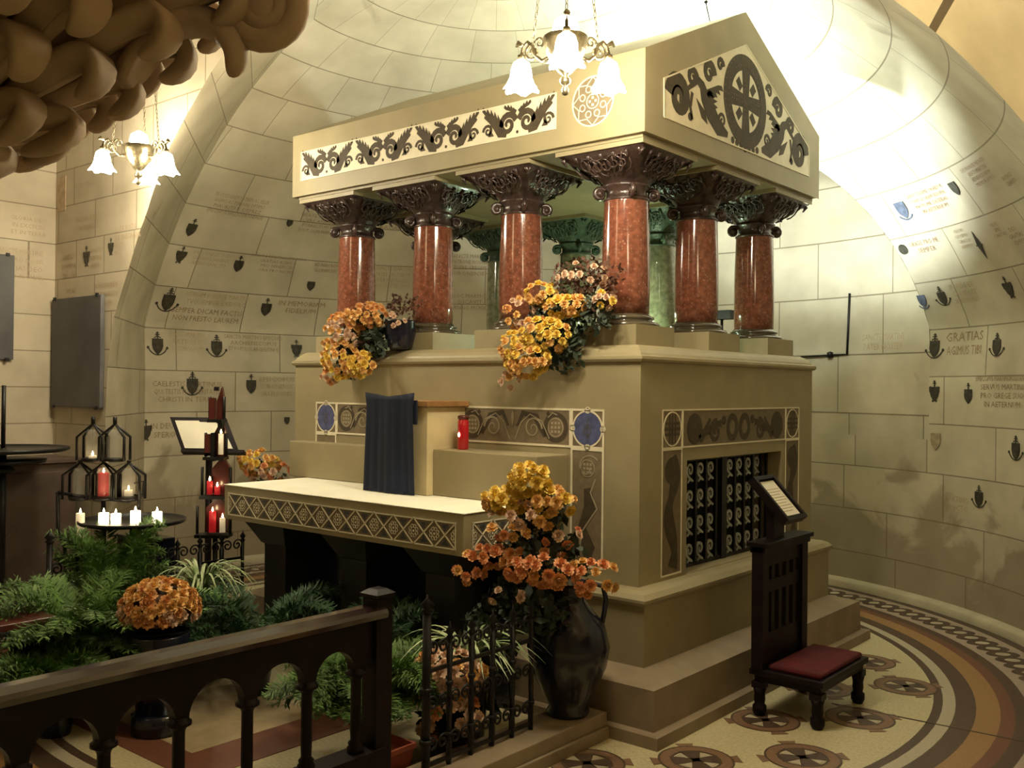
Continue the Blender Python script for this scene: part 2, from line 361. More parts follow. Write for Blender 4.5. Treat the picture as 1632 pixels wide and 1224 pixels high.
# lettering and coats of arms cut into the stones
def apframe(ang,v,off=.004):
    a=math.radians(ang); P=AP(a,v); u=(AP(a-.002,v)-P).normalized(); w_=(AP(a,v+.02)-P).normalized(); n_=u.cross(w_).normalized(); return Fr(P+n_*off,u,w_,n_)
SHP=[(-.36,.42),(.36,.42),(.37,.0),(.30,-.22),(.15,-.40),(0,-.52),(-.15,-.40),(-.30,-.22),(-.37,0)]
def shield(F,h,k):
    m=MB(); s=h*.72 if k in (1,2,3) else h*.95
    if k==6: m.ring(F,0,0,0.001,h*.45,0,.004)
    elif k==7:
        m.poly(F,[(0,h*.7),(h*.16,0),(0,-h*.7),(-h*.16,0)],0,.003); m.fbox(F,-h*.22,h*.22,-h*.03,h*.03,0,.004)
    else:
        m.poly(F,[(x*s,y*s-(h*.08 if k else 0)) for x,y in SHP],0,.004)
        if k==2: m.poly(F,[(-.42*s,-.06*s),(-.46*s,.3*s),(-.30*s,.34*s)],0,.0045); m.poly(F,[(.42*s,-.06*s),(.30*s,.34*s),(.46*s,.3*s)],0,.0045); m.ring(F,-.15*s,-.62*s,.03*s,.07*s); m.ring(F,.15*s,-.62*s,.03*s,.07*s)
        if k in (1,2,3): 
            m.fbox(F,-h*.02,h*.02,h*.20,h*.52,0,.004); m.fbox(F,-h*.10,h*.10,h*.37,h*.41,0,.004); m.fbox(F,-h*.07,h*.07,h*.45,h*.48,0,.004)
        if k==3:
            m.ring(F,0,h*.02,h*.46,h*.50,0,.003,14,math.radians(200),math.radians(340)); 
            for sx in (-1,1): m.ring(F,sx*h*.46,-h*.16,.001,h*.06); pass
            m.ribbon(F,[(-h*.16,h*.26),(0,h*.33),(h*.16,h*.26)],h*.035,0,.003)
        if k==5: m.ring(F,0,-h*.10,h*.50,h*.58,0,.003,14,math.radians(215),math.radians(325))
    g=m.build('coat_of_arms',M['arms2'] if k==5 else M['arms3'] if k==8 else M['arms'],wa)
    return g
SHIELDS= [[185.52, 8.449, 0.171, 1], [185.32, 7.778, 0.153, 2], [175.16, 7.724, 0.161, 1], [168.85, 8.93, 0.076, 0], [162.16, 7.337, 0.103, 0], [184.7, 6.682, 0.218, 3], [168.68, 6.685, 0.18, 1], [185.18, 5.623, 0.198, 3], [175.77, 5.629, 0.198, 3], [162.98, 5.64, 0.162, 2], [179.7, 4.681, 0.204, 3], [170.28, 4.682, 0.18, 1], [187.02, 3.603, 0.175, 2], [164.47, 3.766, 0.075, 0], [54.56, 8.594, 0.151, 5], [42.05, 8.631, 0.113, 0], [58.45, 7.756, 0.092, 6], [44.46, 7.516, 0.148, 7], [59.09, 6.658, 0.112, 5], [55.51, 6.673, 0.154, 3], [43.32, 6.649, 0.155, 2], [58.64, 5.643, 0.186, 3], [47.86, 5.594, 0.162, 3], [58.36, 4.685, 0.158, 2], [52.55, 4.64, 0.151, 1], [58.08, 3.696, 0.139, 8], [43.94, 3.652, 0.164, 3], [50.53, 2.661, 0.157, 3]]
TEXTS= [[184.46, 9.134, 173.74, 9.172, 0.05, ["TE CUSTODEM PATREM AC FELIX", "ANIMO AC PERENNI OPTIMO", "MAURITIUS DEPREZ", "EPISCOPUS VALLECORONENSIS"]], [167.06, 9.013, 159.73, 8.959, 0.049, ["BEATE MARTINE", "CVRE ANIMAM", "PORRECTUM VIS", "SICUT OLIM MARTINI"]], [183.68, 7.779, 176.52, 7.75, 0.046, ["PRO GREGE SUO", "CVRAM HABENT", "ANNO SANCTO"]], [173.47, 7.849, 163.79, 7.79, 0.043, ["SANCTO MARTINO EPISCOPO", "GRATIAS AGIMUS", "PRO BENEFICIIS", "ORA PRO NOBIS"]], [162.35, 7.842, 158.19, 7.823, 0.051, ["AD MAIOREM", "GLORIAM DEI"]], [182.25, 6.793, 171.51, 6.785, 0.063, ["UTINAM O BEATE MARTINE", "TVO SEMPER EXEMPLO"]], [183.72, 6.406, 172.19, 6.359, 0.068, ["SEMPER DICAM FACTIS", "NON PRESTO LAUREM"]], [167.12, 6.751, 158.82, 6.727, 0.068, ["IN MEMORIAM", "FIDELIUM"]], [183.39, 5.712, 177.58, 5.71, 0.063, ["SANCTI MARTINI", "PATRONI", "TESTIMONIUM"]], [174.57, 5.747, 165.11, 5.744, 0.055, ["SANCTO MARTINO EPISCOPO", "ARCHIEPISCOPUS", "ET POPULUS ARGENTINUS"]], [186.29, 4.522, 174.78, 4.469, 0.067, ["CAELESTIS MARTINUS", "QUI TESTIS FUIT VERITATIS", "CHRISTI IN TERRA"]], [169.07, 4.651, 163.22, 4.628, 0.068, ["EPISCOPUS", "TURONENSIS", "ORA PRO NOBIS"]], [186.22, 3.613, 181.71, 3.578, 0.072, ["IN DEUM", "SPERO"]], [154.35, 9.241, 147.23, 9.195, 0.056, ["ANNO DOMINI", "MCMXI", "GRATIAS"]], [151.76, 7.696, 145.36, 7.675, 0.058, ["SANCTE MARTINE", "PATER PAUPERUM", "ORA PRO NOBIS", "PRO GREGE TUO"]], [138.72, 8.137, 131.84, 8.091, 0.059, ["SANCTE MARTINE", "PATRONE NOSTER", "TUERE GREGEM", "TURONENSEM"]], [138.32, 7.079, 131.74, 7.064, 0.06, ["HOC MARMOR", "DICAVIT", "ANNO MCMX"]], [120.8, 8.521, 116.07, 8.472, 0.047, ["VIVERE", "MARTINO", "DUCE"]], [52.63, 8.579, 44.04, 8.579, 0.044, ["SANCTISSIME PRAESUL", "TUAM GLORIAM SEQUENS", "NON ME DESERAS", "IN AETERNUM"]], [39.02, 8.708, 30.6, 8.639, 0.039, ["DE MONTE PIETATIS", "BEATI MARTINI", "BENEFICIORUM", "MEMOR HUIUS"]], [49.11, 7.699, 44.58, 7.711, 0.038, ["PATRI", "OPTIMO", "GRATO", "ANIMO"]], [41.55, 7.692, 37.35, 7.672, 0.036, ["FIDES", "SPES", "CARITAS"]], [57.24, 7.757, 51.32, 7.713, 0.055, ["ORATE PRO ME", "SEMPER"]], [54.04, 6.677, 48.88, 6.684, 0.054, ["IN FIDE ET", "CARITATE", "ANNO MCMXX"]], [56.83, 5.684, 50.32, 5.674, 0.101, ["GRATIAS", "AGIMUS TIBI"]], [51.35, 4.679, 41.67, 4.722, 0.061, ["EPISCOPUS MARTINOPOLITANUS", "SERVUS MARTINI", "PRO GREGE SUO", "IN AETERNUM"]], [56.6, 2.441, 52.28, 2.463, 0.064, ["MARTINO", "SANCTO"]], [33.7, 8.318, 25.55, 8.374, 0.041, ["IN PACE", "CHRISTI"]], [39.32, 7.507, 33.63, 7.47, 0.043, ["DEO", "GRATIAS", "SEMPER"]], [70.78, 5.817, 63.71, 5.799, 0.081, ["SANCTE MARTINE", "PATER NOSTER"]]]
for a,v,h,k in SHIELDS: shield(apframe(a,v),h,k)
def text_mesh(s):
    cu=bpy.data.curves.new('t','FONT'); cu.body=s; cu.size=1; cu.resolution_u=1; cu.align_x='CENTER'
    o=bpy.data.objects.new('t',cu); COL.objects.link(o); bpy.context.view_layer.update()
    me=o.to_mesh(); vs=[tuple(v.co) for v in me.vertices]; fs=[tuple(p.vertices) for p in me.polygons]; o.to_mesh_clear()
    bpy.data.objects.remove(o); bpy.data.curves.remove(cu); return vs,fs
ti=0
for aL,vL,aR,vR,sp,lines in TEXTS:
    m=MB(); am,vm=(aL+aR)/2,(vL+vR)/2; R=vprof(vm)[0]; W=math.radians(aL-aR)*R; rows=len(lines); H=sp
    dv=sp/.362
    for i,ln in enumerate(lines):
        vs,fs=text_mesh(ln); xs=[p[0] for p in vs]; tw=max(xs)-min(xs); cap=H*.66; sc=min(W/tw*(1.0 if i<2 else .9),cap*1.7); vv=vm+((rows-1)/2-i)*dv
        wa_=min(W*(.98-.07*(i%3)),tw*cap*1.55)
        sx=wa_/tw; sy=cap/.70
        m.add([AP(math.radians(am)-x*sx/R,vv+(y*sy-cap*.5)/.362,.0035) for x,y,z in vs],[f[::-1] for f in fs])
    m.build('inscription',M['letter'] if (ti%3!=2) else M['letter2'],wa); ti+=1
def wall_text(F,lines,W,cap,sp,mat_,parent):
    m=MB()
    for i,ln in enumerate(lines):
        vs,fs=text_mesh(ln); xs=[p[0] for p in vs]; tw=max(xs)-min(xs); sx=min(W/tw,cap*1.5); sy=cap/.7
        m.add([F(x*sx,(-i*sp)+y*sy,.003) for x,y,z in vs],fs)
    m.build('inscription',mat_,parent)
WL=bpy.data.objects['wall_left']; WF=bpy.data.objects['wall_far_left']
def LW(x,z): return Fr((x,-.60,z),(1,0,0),(0,0,1),(0,-1,0))
def FW(y,z): return Fr((XL,y,z),(0,1,0),(0,0,1),(1,0,0))
for x,z,l,W_,c in ((-4.32,2.78,['IN SPEM VITAE','AETERNAE'],.42,.035),(-3.75,2.66,['EX VOTO','DE BRETAGNE'],.5,.035),(-4.6,2.52,['ANNO','DOMINI','TVRON'],.3,.04),(-4.2,2.54,['SANCTE','MARTINE','AMEN'],.26,.03),(-3.88,2.55,['CHRISTO','REGI'],.22,.03),(-4.55,2.27,['PIETAS','FIDES'],.3,.035),(-4.05,2.28,['IN HONOREM','BEATI MARTINI','TVRON'],.42,.035),(-4.35,3.03,['GRATIAS','DEO'],.3,.035),(-4.62,2.80,['PAX'],.2,.03)):
    wall_text(LW(x,z),l,W_,c,c*1.75,M['letter2'],WL)
for y,z,l,W_,c in ((-.86,2.55,['SANCTE MARTINE','ORA PRO NOBIS','GRATIAS DEO','ANNO MCMXII'],.34,.035),(-.80,2.80,['GLORIA DEO','IN EXCELSIS','ET IN TERRA'],.26,.03),(-1.28,2.55,['PAX HOMINIBUS','BONAE VOLUNTATIS'],.34,.035)):
    wall_text(FW(y,z),l,W_,c,c*1.75,M['letter2'],WF)
for x,z,h in ((-4.33,2.52,.15),(-3.98,2.56,.12)):
    g=shield(LW(x,z),h,2); g.parent=WL
m=MB(); m.fbox(LW(-4.72,3.02),-.06,.06,-.13,.13,0,.006); m.build('small_plaque',M['letter2'],WL)
# slate tablets
def tablet(name,F,w_,h,label):
    m=MB(); m.fbox(F,0,w_,0,h,.004,.035)
    o=m.build(name,M['slate'],origin=tuple(F.o),bevel=.004); tag(o,label,'plaque')
    for x in (.05,w_-.05):
        for y in (.0,h): m=MB(); m.fbox(F,x-.012,x+.012,y-.012,y+.012,.03,.045); m.build('fixing_clip',M['iron'],o)
    return o
tablet('slate_tablet',LW(-4.79,1.43),.74,.80,'tall dark slate tablet on the left stone wall beside the wall corner')
tablet('slate_tablet',FW(-1.66,1.77),.75,.76,'dark slate tablet cut off by the left edge of the picture')
# ------------------------------------------------------------------ floor
fl=MB().box(-5,4.6,-8,4.2,-.12,0).build('floor',M['mosaic']); tag(fl,kind='structure')
FF=Fr((CX,CY,0),(1,0,0),(0,1,0),(0,0,1))
def band(name,r0,r1,mt,z=.0015,a0=0,a1=2*PI,n=120):
    m=MB(); m.ring(FF,0,0,r0,r1,0,z,n,a0,a1); return m.build(name,M[mt],fl)
band('mosaic_band',2.555,2.60,'mbrown'); band('mosaic_band',2.60,2.66,'mwhite'); band('mosaic_band',2.66,2.755,'mbrown')
band('mosaic_band',2.755,2.865,'mor'); band('mosaic_band',2.865,2.93,'mrust'); band('mosaic_band',2.93,3.00,'mbrown')
band('mosaic_band',3.00,3.30,'mpink'); band('mosaic_band',3.30,3.375,'mbrown')
m=MB(); m2=MB(); m3=MB()                       # interlaced border: brown strands round pink ovals
nn=150
for ph in (0,PI):
    pts=[]
    for i in range(nn*8+1):
        a=2*PI*i/(nn*8); pts.append(((3.15+.075*math.sin(a*nn/2+ph))*math.cos(a),(3.15+.075*math.sin(a*nn/2+ph))*math.sin(a)))
    m.ribbon(FF,pts,.050,.0015,.0025+(.0004 if ph else 0))
m.build('guilloche',M['mbrown'],fl)
for i in range(nn):
    a=2*PI*(i+.5)/nn
    F=Fr(FF(3.15*math.cos(a),3.15*math.sin(a),.0),(math.cos(a),math.sin(a),0),(-math.sin(a),math.cos(a),0),(0,0,1)); m2.ring(F,0,0,.001,.034,.001,.0035,12,sx=1.3)
m2.build('pale_dots',M['mwhite'],fl)
a=math.atan2(.92-CY,1.3-CX)
m=MB(); m.ribbon(FF,[(2.1*math.cos(a+.02),2.1*math.sin(a+.02)),(3.0*math.cos(a-.0),3.0*math.sin(a-.0))],.012,.001,.0032); m.build('floor_joint',M['mbrown'],fl)
def medallion(x,y,r=.16,rot=PI/4):
    F=Fr((x,y,0),(math.cos(rot),math.sin(rot),0),(-math.sin(rot),math.cos(rot),0),(0,0,1)); m=MB()
    m.ring(F,0,0,r*.66,r,.001,.0022,36)
    for k in range(4):
        a=k*PI/2; c,s=math.cos(a),math.sin(a); Q=lambda x_,y_:(x_*c-y_*s,x_*s+y_*c)
        m.poly(F,[Q(*p) for p in ((r*.93,-r*.16),(r*1.22,-r*.26),(r*1.22,r*.26),(r*.93,r*.16))],.001,.0024)
    o=m.build('medallion',M['mtan'],fl)
    m=MB(); m.ring(F,0,0,r*.62,r*.69,.0012,.0026,36); m.ring(F,0,0,r*.97,r*1.03,.0012,.0026,36)
    for k in range(4):
        a=k*PI/2; c,s=math.cos(a),math.sin(a); Q=lambda x_,y_:(x_*c-y_*s,x_*s+y_*c)
        m.poly(F,[Q(*p) for p in ((0,-r*.10),(r*.66,-r*.30),(r*.66,r*.30),(0,r*.10))],.0012,.0027)
    m.build('medallion_cross',M['mbrown'],fl)
    m=MB()
    for k in range(4):
        a=k*PI/2+PI/4; c,s=math.cos(a),math.sin(a); Q=lambda x_,y_:(x_*c-y_*s,x_*s+y_*c)
        m.poly(F,[Q(*p) for p in ((r*.22,0),(r*.56,-r*.16),(r*.56,r*.16))],.0012,.0025)
    m.build('medallion_quarter',M['mwhite'],fl)
MEDS=[(.465+.335*a,.42+.34*b) for a in range(-2,4) for b in range(-5,8) if (a+b)%2==0]
MEDS=[(x,y) for x,y in MEDS if math.hypot(x-CX,y-CY)<2.50 and (x>.44 or (x>.1 and y<-.45)) and y<2.3]
for x,y in MEDS: medallion(x,y)
m=MB(); m.box(-2.62,-1.22,-1.65,-.95,0,.0035); m.build('worn_slab',M['slab'],fl)
m=MB(); m.box(-2.62,-.95,-1.81,-1.65,0,.003); m.box(-1.22,-.95,-1.65,-.9,0,.003); m.build('slab_border',M['mrust'],fl)
# ------------------------------------------------------------------ the shrine
SL,SW=2.677,2.054
sh=empty('stone_shrine',(0,0,0),'large tan stone tomb shrine with red columns under a gabled stone canopy','shrine')
m=MB()                                        # body with the grille recess in its right face
y0,y1,z0,z1,dp=.455,1.60,.645,1.235,.22
m.box(-SL,-dp,0,SW,.6,1.74); m.box(-dp,0,0,y0,.6,1.74); m.box(-dp,0,y1,SW,.6,1.74); m.box(-dp,0,y0,y1,z1,1.74); m.box(-dp,0,y0,y1,.6,z0)
m.build('body',M['shrine'],sh)
m=MB().rectring([(0,.642),(.05,.640),(.082,.628),(.104,.606),(.104,.592),(.094,.578),(.0853,.572),(.0853,.557),(.0853,.2876)],-SL,0,0,SW); m.build('plinth',M['shrine'],sh)
m=MB().rectring([(.0853,.2876),(.235,.2446),(.240,.060)],-SL,0,0,SW); m.build('base_step',M['shrine2'],sh)
m=MB().rectring([(.24,.0600),(.2875,.0565),(.2875,0)],-SL,0,0,SW); m.build('base_step',M['shrine2'],sh)
m=MB().rectring([(0,1.734),(.014,1.738),(.020,1.750),(.018,1.764),(.002,1.770),(-.004,1.782),(-.020,1.800),(-.040,1.815),(-.055,1.822),(-.3,1.826)],-SL,0,0,SW); m.build('cornice',M['shrine'],sh)
# mesh of one column and its capital, copied to the ten places
def scroll_face(mb,F,hw,h,k=1):
    r=.0052*k
    for cx,d in ((-hw*.62,1),(0,-1),(hw*.62,1),(-hw*.33,-1),(hw*.33,1)):
        rad=h*.36; cy=h*(.60 if d>0 else .52)
        mb.tube([F(x,y,.006*k) for x,y in spiral(cx*(.55+.45*cy/h),cy,rad,1.6,-PI/2,d,16)],r,5)
        mb.tube([F(x,y,.004*k) for x,y in ((cx*.4,.02*k),(cx*.5,h*.22),(cx*.7,h*.5),(cx*.95,h*.9))],r*.9,5)
def capital(mb,cx,cy,zb,k=1,det=True):
    # small ionic bell with four corner volutes, then a flaring block with tendrils
    mb.lathe([(.112*k,0),(.122*k,.004*k),(.122*k,.014*k),(.108*k,.022*k),(.106*k,.055*k),(.125*k,.075*k),(.13*k,.085*k)],(cx,cy,zb),24)
    for i in range(4):
        a=PI/4+i*PI/2; d=Vector((math.cos(a),math.sin(a),0)); F=Fr((cx+d.x*.142*k,cy+d.y*.142*k,zb+.042*k),d,(0,0,1))
        pts=spiral(0,0,.032*k,1.5,PI*.75,-1,18,.25)
        mb.tube([F(x,y,0) for x,y in [(-.05*k,.045*k)]+pts],[.013*k]*2+[.013*k]*(len(pts)-1),8)
        mb.lathe([(.001,-.018*k),(.015*k,-.016*k),(.015*k,.016*k),(.001,.018*k)],(0,0,0),8) if False else None
        q=F.n; mb.tube([F(0,0,-.020*k),F(0,0,.020*k)],.017*k,10)
    zt=zb+.085*k; H=.150*k; prof=[(.118,0,1),(.128,.02,.9),(.150,.05,.7),(.195,.085,.35),(.245,.125,.12),(.262,.150,.0)]
    n=32; vs=[];fs=[]
    for r,z,rd in prof:
        for i in range(n):
            a=2*PI*i/n; c,s=math.cos(a),math.sin(a); sq=1/max(abs(c),abs(s)); R=r*k*(sq*(1-rd)+rd); vs.append((cx+R*c,cy+R*s,zt+z*k))
    for j in range(len(prof)-1):
        for i in range(n): fs.append((j*n+i,j*n+(i+1)%n,(j+1)*n+(i+1)%n,(j+1)*n+i))
    mb.add(vs,fs,True)
    if det:
        for i in range(4):
            a=i*PI/2; d=Vector((math.cos(a),math.sin(a),0)); u=Vector((-d.y,d.x,0))
            F=Fr(Vector((cx,cy,zt+.012*k))+d*.140*k,u,(d*.115+Vector((0,0,.135))).normalized()); scroll_face(mb,F,.21*k,.165*k,k)
            for q in range(7):                         # bead and leaf row under the slab
                x=(-.23+.46*q/6)*k; P=Vector((cx,cy,zt+.128*k))+d*.248*k+u*x
                mb.tube([P,P+Vector((0,0,-.035*k))-d*.028*k],[.012*k,.004*k],5)
cols=[(-.275,.28),(-.275,1.027),(-.275,1.775),(-.987,.28),(-1.69,.28),(-2.402,.28),(-.987,1.775),(-1.69,1.775),(-2.402,1.775),(-2.402,1.027)]
front={0,1,2,3,4,5,9}
def column(x,y,red):
    m=MB(); m.lathe([(.123,1.982),(.126,2.10),(.125,2.3),(.118,2.575),(.118,2.585)],(x,y,0),36); c=m.build('column',M['red'] if red else M['green'],sh)
    m=MB(); m.box(x-.185,x+.185,y-.185,y+.185,1.822,1.928); m.build('pedestal',M['shrine'],c)
    m=MB(); m.lathe([(.178,1.928),(.180,1.936),(.172,1.946),(.150,1.952),(.140,1.960),(.150,1.966),(.150,1.976),(.132,1.984),(.128,1.992)],(x,y,0),36); m.build('column_base',M['basem'],c)
    m=MB(); capital(m,x,y,2.578); m.build('capital',M['bronze'] if red else M['greencap'],c)
    m=MB(); m.box(x-.268,x+.268,y-.268,y+.268,2.806,2.832); m.build('abacus',M['shrine'],c)
    return c
for i,(x,y) in enumerate(cols): column(x,y,i in front)
# canopy roof
R_=.024; zb,zt_,za=2.846,3.249,3.74
m=MB(); X0,X1,Y0,Y1=-SL-R_,R_,-R_,SW+R_; ym=SW/2
m.add([(X0,Y0,zb),(X1,Y0,zb),(X1,Y1,zb),(X0,Y1,zb),(X0,Y0,zt_),(X1,Y0,zt_),(X1,Y1,zt_),(X0,Y1,zt_),(X0,ym,za),(X1,ym,za)],
 [(0,3,2,1),(0,1,5,4),(2,3,7,6),(1,2,6,9,5),(3,0,4,8,7),(4,5,9,8),(6,7,8,9)])
m.box(X0+.03,X1-.03,Y0+.03,Y1-.03,zb-.016,zb); roof=m.build('canopy_roof',M['shrine'],sh)
# inlaid ornament helpers --------------------------------------------------
def leaf(m,F,pts,z=.0035): m.poly(F,pts,.001,z)
def plume(m,F,x0,y0,x1,y1,w_,n=5,side=1,z=.0035):   # acanthus plume with toothed outer edge
    dx,dy=x1-x0,y1-y0; l=math.hypot(dx,dy); tx,ty=dx/l,dy/l; nx,ny=-ty*side,tx*side; P=[]
    for i in range(n):
        t=i/n; ww=w_*(.55+.45*math.sin(PI*(t+.15))); P+= [(x0+dx*t+nx*ww*.45,y0+dy*t+ny*ww*.45),(x0+dx*(t+.16)+nx*ww+tx*w_*.3,y0+dy*(t+.16)+ny*ww+ty*w_*.3)]
    P+=[(x1,y1)]; P+=[(x0+dx*t-nx*w_*.22,y0+dy*t-ny*w_*.22) for t in (.8,.5,.2,0)]
    m.poly(F,P,.001,z)
def frame_rect(m,F,x0,x1,y0,y1,t=.010,z=.004):
    for a in ((x0,x1,y0,y0+t),(x0,x1,y1-t,y1),(x0,x0+t,y0+t,y1-t),(x1-t,x1,y0+t,y1-t)): m.fbox(F,a[0],a[1],a[2],a[3],0,z)
# long frieze on the front of the roof
FR=Fr((-2.612,-R_,2.942),(1,0,0),(0,0,1)); W_,H_=2.103,.190
m=MB(); m.fbox(FR,0,W_,0,H_,0,.0015); fz=m.build('frieze_ground',M['cream'],roof)
m=MB(); n_=4; U=W_/n_
for i in range(n_):
    x=U*i+U/2
    for sg in (-1,1):
        m.ribbon(FR,[(x+sg*a,b) for a,b in spiral(.066,.076,.060,1.6,PI*.9,-1,22)],[.036-.022*k/22 for k in range(23)],.001,.0035)
        m.ribbon(FR,[(x+sg*a,b) for a,b in ((.015,.10),(.03,.12),(.012,.15))],.02,.001,.0032)
        m.ribbon(FR,[(x+sg*a,b) for a,b in spiral(U/2-.055,.062,.036,1.4,0,1,16)],[.017-.008*k/16 for k in range(17)],.001,.0035)
        m.ribbon(FR,[(x+sg*a,b) for a,b in ((.075,.024),(.12,.035),(.15,.085),(.19,.125),(.235,.145))],[.03,.045,.05,.04,.012],.001,.003)
        plume(m,FR,x+sg*.10,.07,x+sg*.250,.176,.040,6,sg)
        plume(m,FR,x+sg*.015,.138,x+sg*.095,.170,.026,4,sg)
        leaf(m,FR,[(x+sg*(.165),.03),(x+sg*.195,.075),(x+sg*.205,.03)])
    m.ring(FR,x,.028,.001,.009,.001,.003,8)
m.build('frieze_scrolls',M['brown'],roof)
m=MB(); frame_rect(m,FR,0,W_,0,H_,.007,.005); m.build('frieze_border',M['cream'],roof)
# octagonal star medallion
FM=Fr((-.282,-R_,3.045),(1,0,0),(0,0,1)); m=MB(); m.ring(FM,0,0,.001,.128,0,.001,40); md=m.build('star_medallion',M['tan'],roof)
m=MB(); m.ring(FM,0,0,.120,.128,.001,.003,40)
for k in range(8):
    a=k*PI/4; b=a+PI/8; c=a+PI/4
    m.ribbon(FM,[(.122*math.cos(a),.122*math.sin(a)),(.092*math.cos(b),.092*math.sin(b)),(.122*math.cos(c),.122*math.sin(c))],.005,.001,.003)
    m.ring(FM,.068*math.cos(b),.068*math.sin(b),.014,.019,.001,.003,12)
m.ring(FM,0,0,.034,.039,.001,.003,24)
for a in range(4): m.fbox(FM,-.006+.018*math.cos(a*PI/2),.006+.018*math.cos(a*PI/2),-.006+.018*math.sin(a*PI/2),.006+.018*math.sin(a*PI/2),.001,.003)
m.build('star_lines',M['cream'],roof)
# gable panel
FG=Fr((R_,ym,3.20),(0,1,0),(0,0,1)); GP=[(-.877,-.247),(.886,-.235),(.878,-.055),(.0,.352),(-.882,-.058)]
m=MB(); m.poly(FG,GP,0,.0015); m.build('gable_ground',M['cream'],roof)
m=MB(); cyw=.03
m.ring(FG,0,cyw,.19,.262,.001,.004,48)
m.ring(FG,0,cyw,.001,.19,.001,.003,40)
for sg in (-1,1):
    m.ribbon(FG,[(sg*a,b) for a,b in spiral(.735,-.115,.098,1.7,0,1,30)],[.085-.055*k/30 for k in range(31)],.001,.0035)
    m.ribbon(FG,[(sg*a,b) for a,b in ((.66,-.06),(.60,-.02),(.55,.02),(.50,.0),(.47,-.05),(.40,-.12),(.31,-.185),(.21,-.2))],[.02,.03,.05,.06,.09,.11,.09,.03],.001,.0033)
    m.ribbon(FG,[(sg*a,b) for a,b in spiral(.60,.015,.052,1.3,PI,-1,18)],[.04-.02*k/18 for k in range(19)],.001,.0036)
    m.ribbon(FG,[(sg*a,b) for a,b in spiral(.425,.085,.062,1.3,PI,-1,18)],[.05-.03*k/18 for k in range(19)],.001,.0036)
    m.ribbon(FG,[(sg*a,b) for a,b in spiral(.30,.16,.038,1.2,PI,-1,14)],[.03-.016*k/14 for k in range(15)],.001,.0036)
    plume(m,FG,sg*.47,-.03,sg*.285,.05,.05,5,sg)
    plume(m,FG,sg*.44,-.02,sg*.37,-.10,.07,4,-sg)
    m.ribbon(FG,[(sg*a,b) for a,b in spiral(.275,-.135,.04,1.3,0,1,16)],[.02-.01*k/16 for k in range(17)],.001,.0037)
    leaf(m,FG,[(sg*.56,-.08),(sg*.50,-.17),(sg*.44,-.19),(sg*.46,-.13)]); m.ribbon(FG,[(sg*.60,-.06),(sg*.62,-.14),(sg*.60,-.2)],.025,.001,.003)
    m.ring(FG,sg*.62,-.19,.001,.022,.001,.003,10)
for k in range(7): m.ring(FG,(-.15+.05*k),-.235+.02*abs(k-3)/3-.0,.001,.02,.001,.003,10)
m.build('gable_scrolls',M['brown'],roof)
m=MB()
for k in range(4):
    a=k*PI/2; P=[]
    for i in range(9): b=a+.30+(PI/2-.60)*i/8; P.append((.172*math.cos(b),cyw+.172*math.sin(b)))
    P.append((.055*math.cos(a+PI/4),cyw+.055*math.sin(a+PI/4))); m.poly(FG,P,.002,.0045)
m.build('wheel_cross_quarters',M['cream'],roof)
m=MB()
for k in range(4):
    a=k*PI/2+PI/4; c,s=math.cos(a),math.sin(a); m.ribbon(FG,[(.085*c,cyw+.085*s),(.15*c,cyw+.15*s)],.05,.003,.0055)
m.build('wheel_cross_bars',M['brown'],roof)
m=MB()
for k in range(40):
    a=2*PI*k/40
    for r in (.203,.248): m.ring(FG,r*math.cos(a),cyw+r*math.sin(a),.001,.004,.003,.005,6)
for k in range(-7,8):
    for q in (-.012,.012): m.ring(FG,k*.023,cyw+q,.001,.004,.002,.005,6); m.ring(FG,q,cyw+k*.023,.001,.004,.002,.005,6)
m.build('pearl_dots',M['tan'],roof)
m=MB(); 
for i in range(5): m.ribbon(FG,[GP[i],GP[(i+1)%5]],.008,.001,.005)
m.build('gable_border',M['cream'],roof)
# front inlay band: circles at the corners, scroll panels between, drops at the sides
FB=Fr((-2.458,0,1.30),(1,0,0),(0,0,1)); BW=2.25
m=MB(); m.fbox(FB,0,BW,0,.20,0,.0012); m.fbox(FB,BW-.205,BW,-.60,0,0,.0012); m.fbox(FB,0,.205,-.14,0,0,.0012); fb=m.build('front_inlay_ground',M['tan'],sh)
m=MB(); t=.011
frame_rect(m,FB,0,.205,0,.20,t); frame_rect(m,FB,.205,BW-.205,0,.20,t); frame_rect(m,FB,BW-.205,BW,0,.20,t); frame_rect(m,FB,BW-.205,BW,-.60,0,t); frame_rect(m,FB,0,.205,-.14,0,t)
m.fbox(FB,.97-.01,.97+.01,0,.2,0,.004)
for cx in (.102,BW-.102): 
    m.ring(FB,cx,.10,.086,.094,.001,.004,40)
    for a in range(4): m.ring(FB,cx+.094*math.cos(a*PI/2),.1+.094*math.sin(a*PI/2),.012,.017,.001,.004,12)
m.build('front_inlay_lines',M['cream'],fb)
for cx in (.102,BW-.102): m=MB(); m.ring(FB,cx,.10,.001,.084,.001,.0035,40); m.build('blue_roundel',M['blue'],fb)
m=MB()
for cx in (.102,BW-.102):
    m.ribbon(FB,[(cx,.05),(cx,.15)],.006,.003,.0045); m.ribbon(FB,[(cx-.03,.12),(cx+.03,.12)],.005,.003,.0045); m.ring(FB,cx,.085,.018,.024,.003,.0045,16)
m.build('roundel_tracery',M['slate'],fb)
def checker(m,F,cx,cy,r,z=.003):
    m.ring(F,cx,cy,r*.9,r,.001,z,24)
    for i in range(-1,2):
        for j in range(-1,2): m.fbox(F,cx+i*r*.45-r*.13,cx+i*r*.45+r*.13,cy+j*r*.45-r*.13,cy+j*r*.45+r*.13,.001,z)
m=MB()
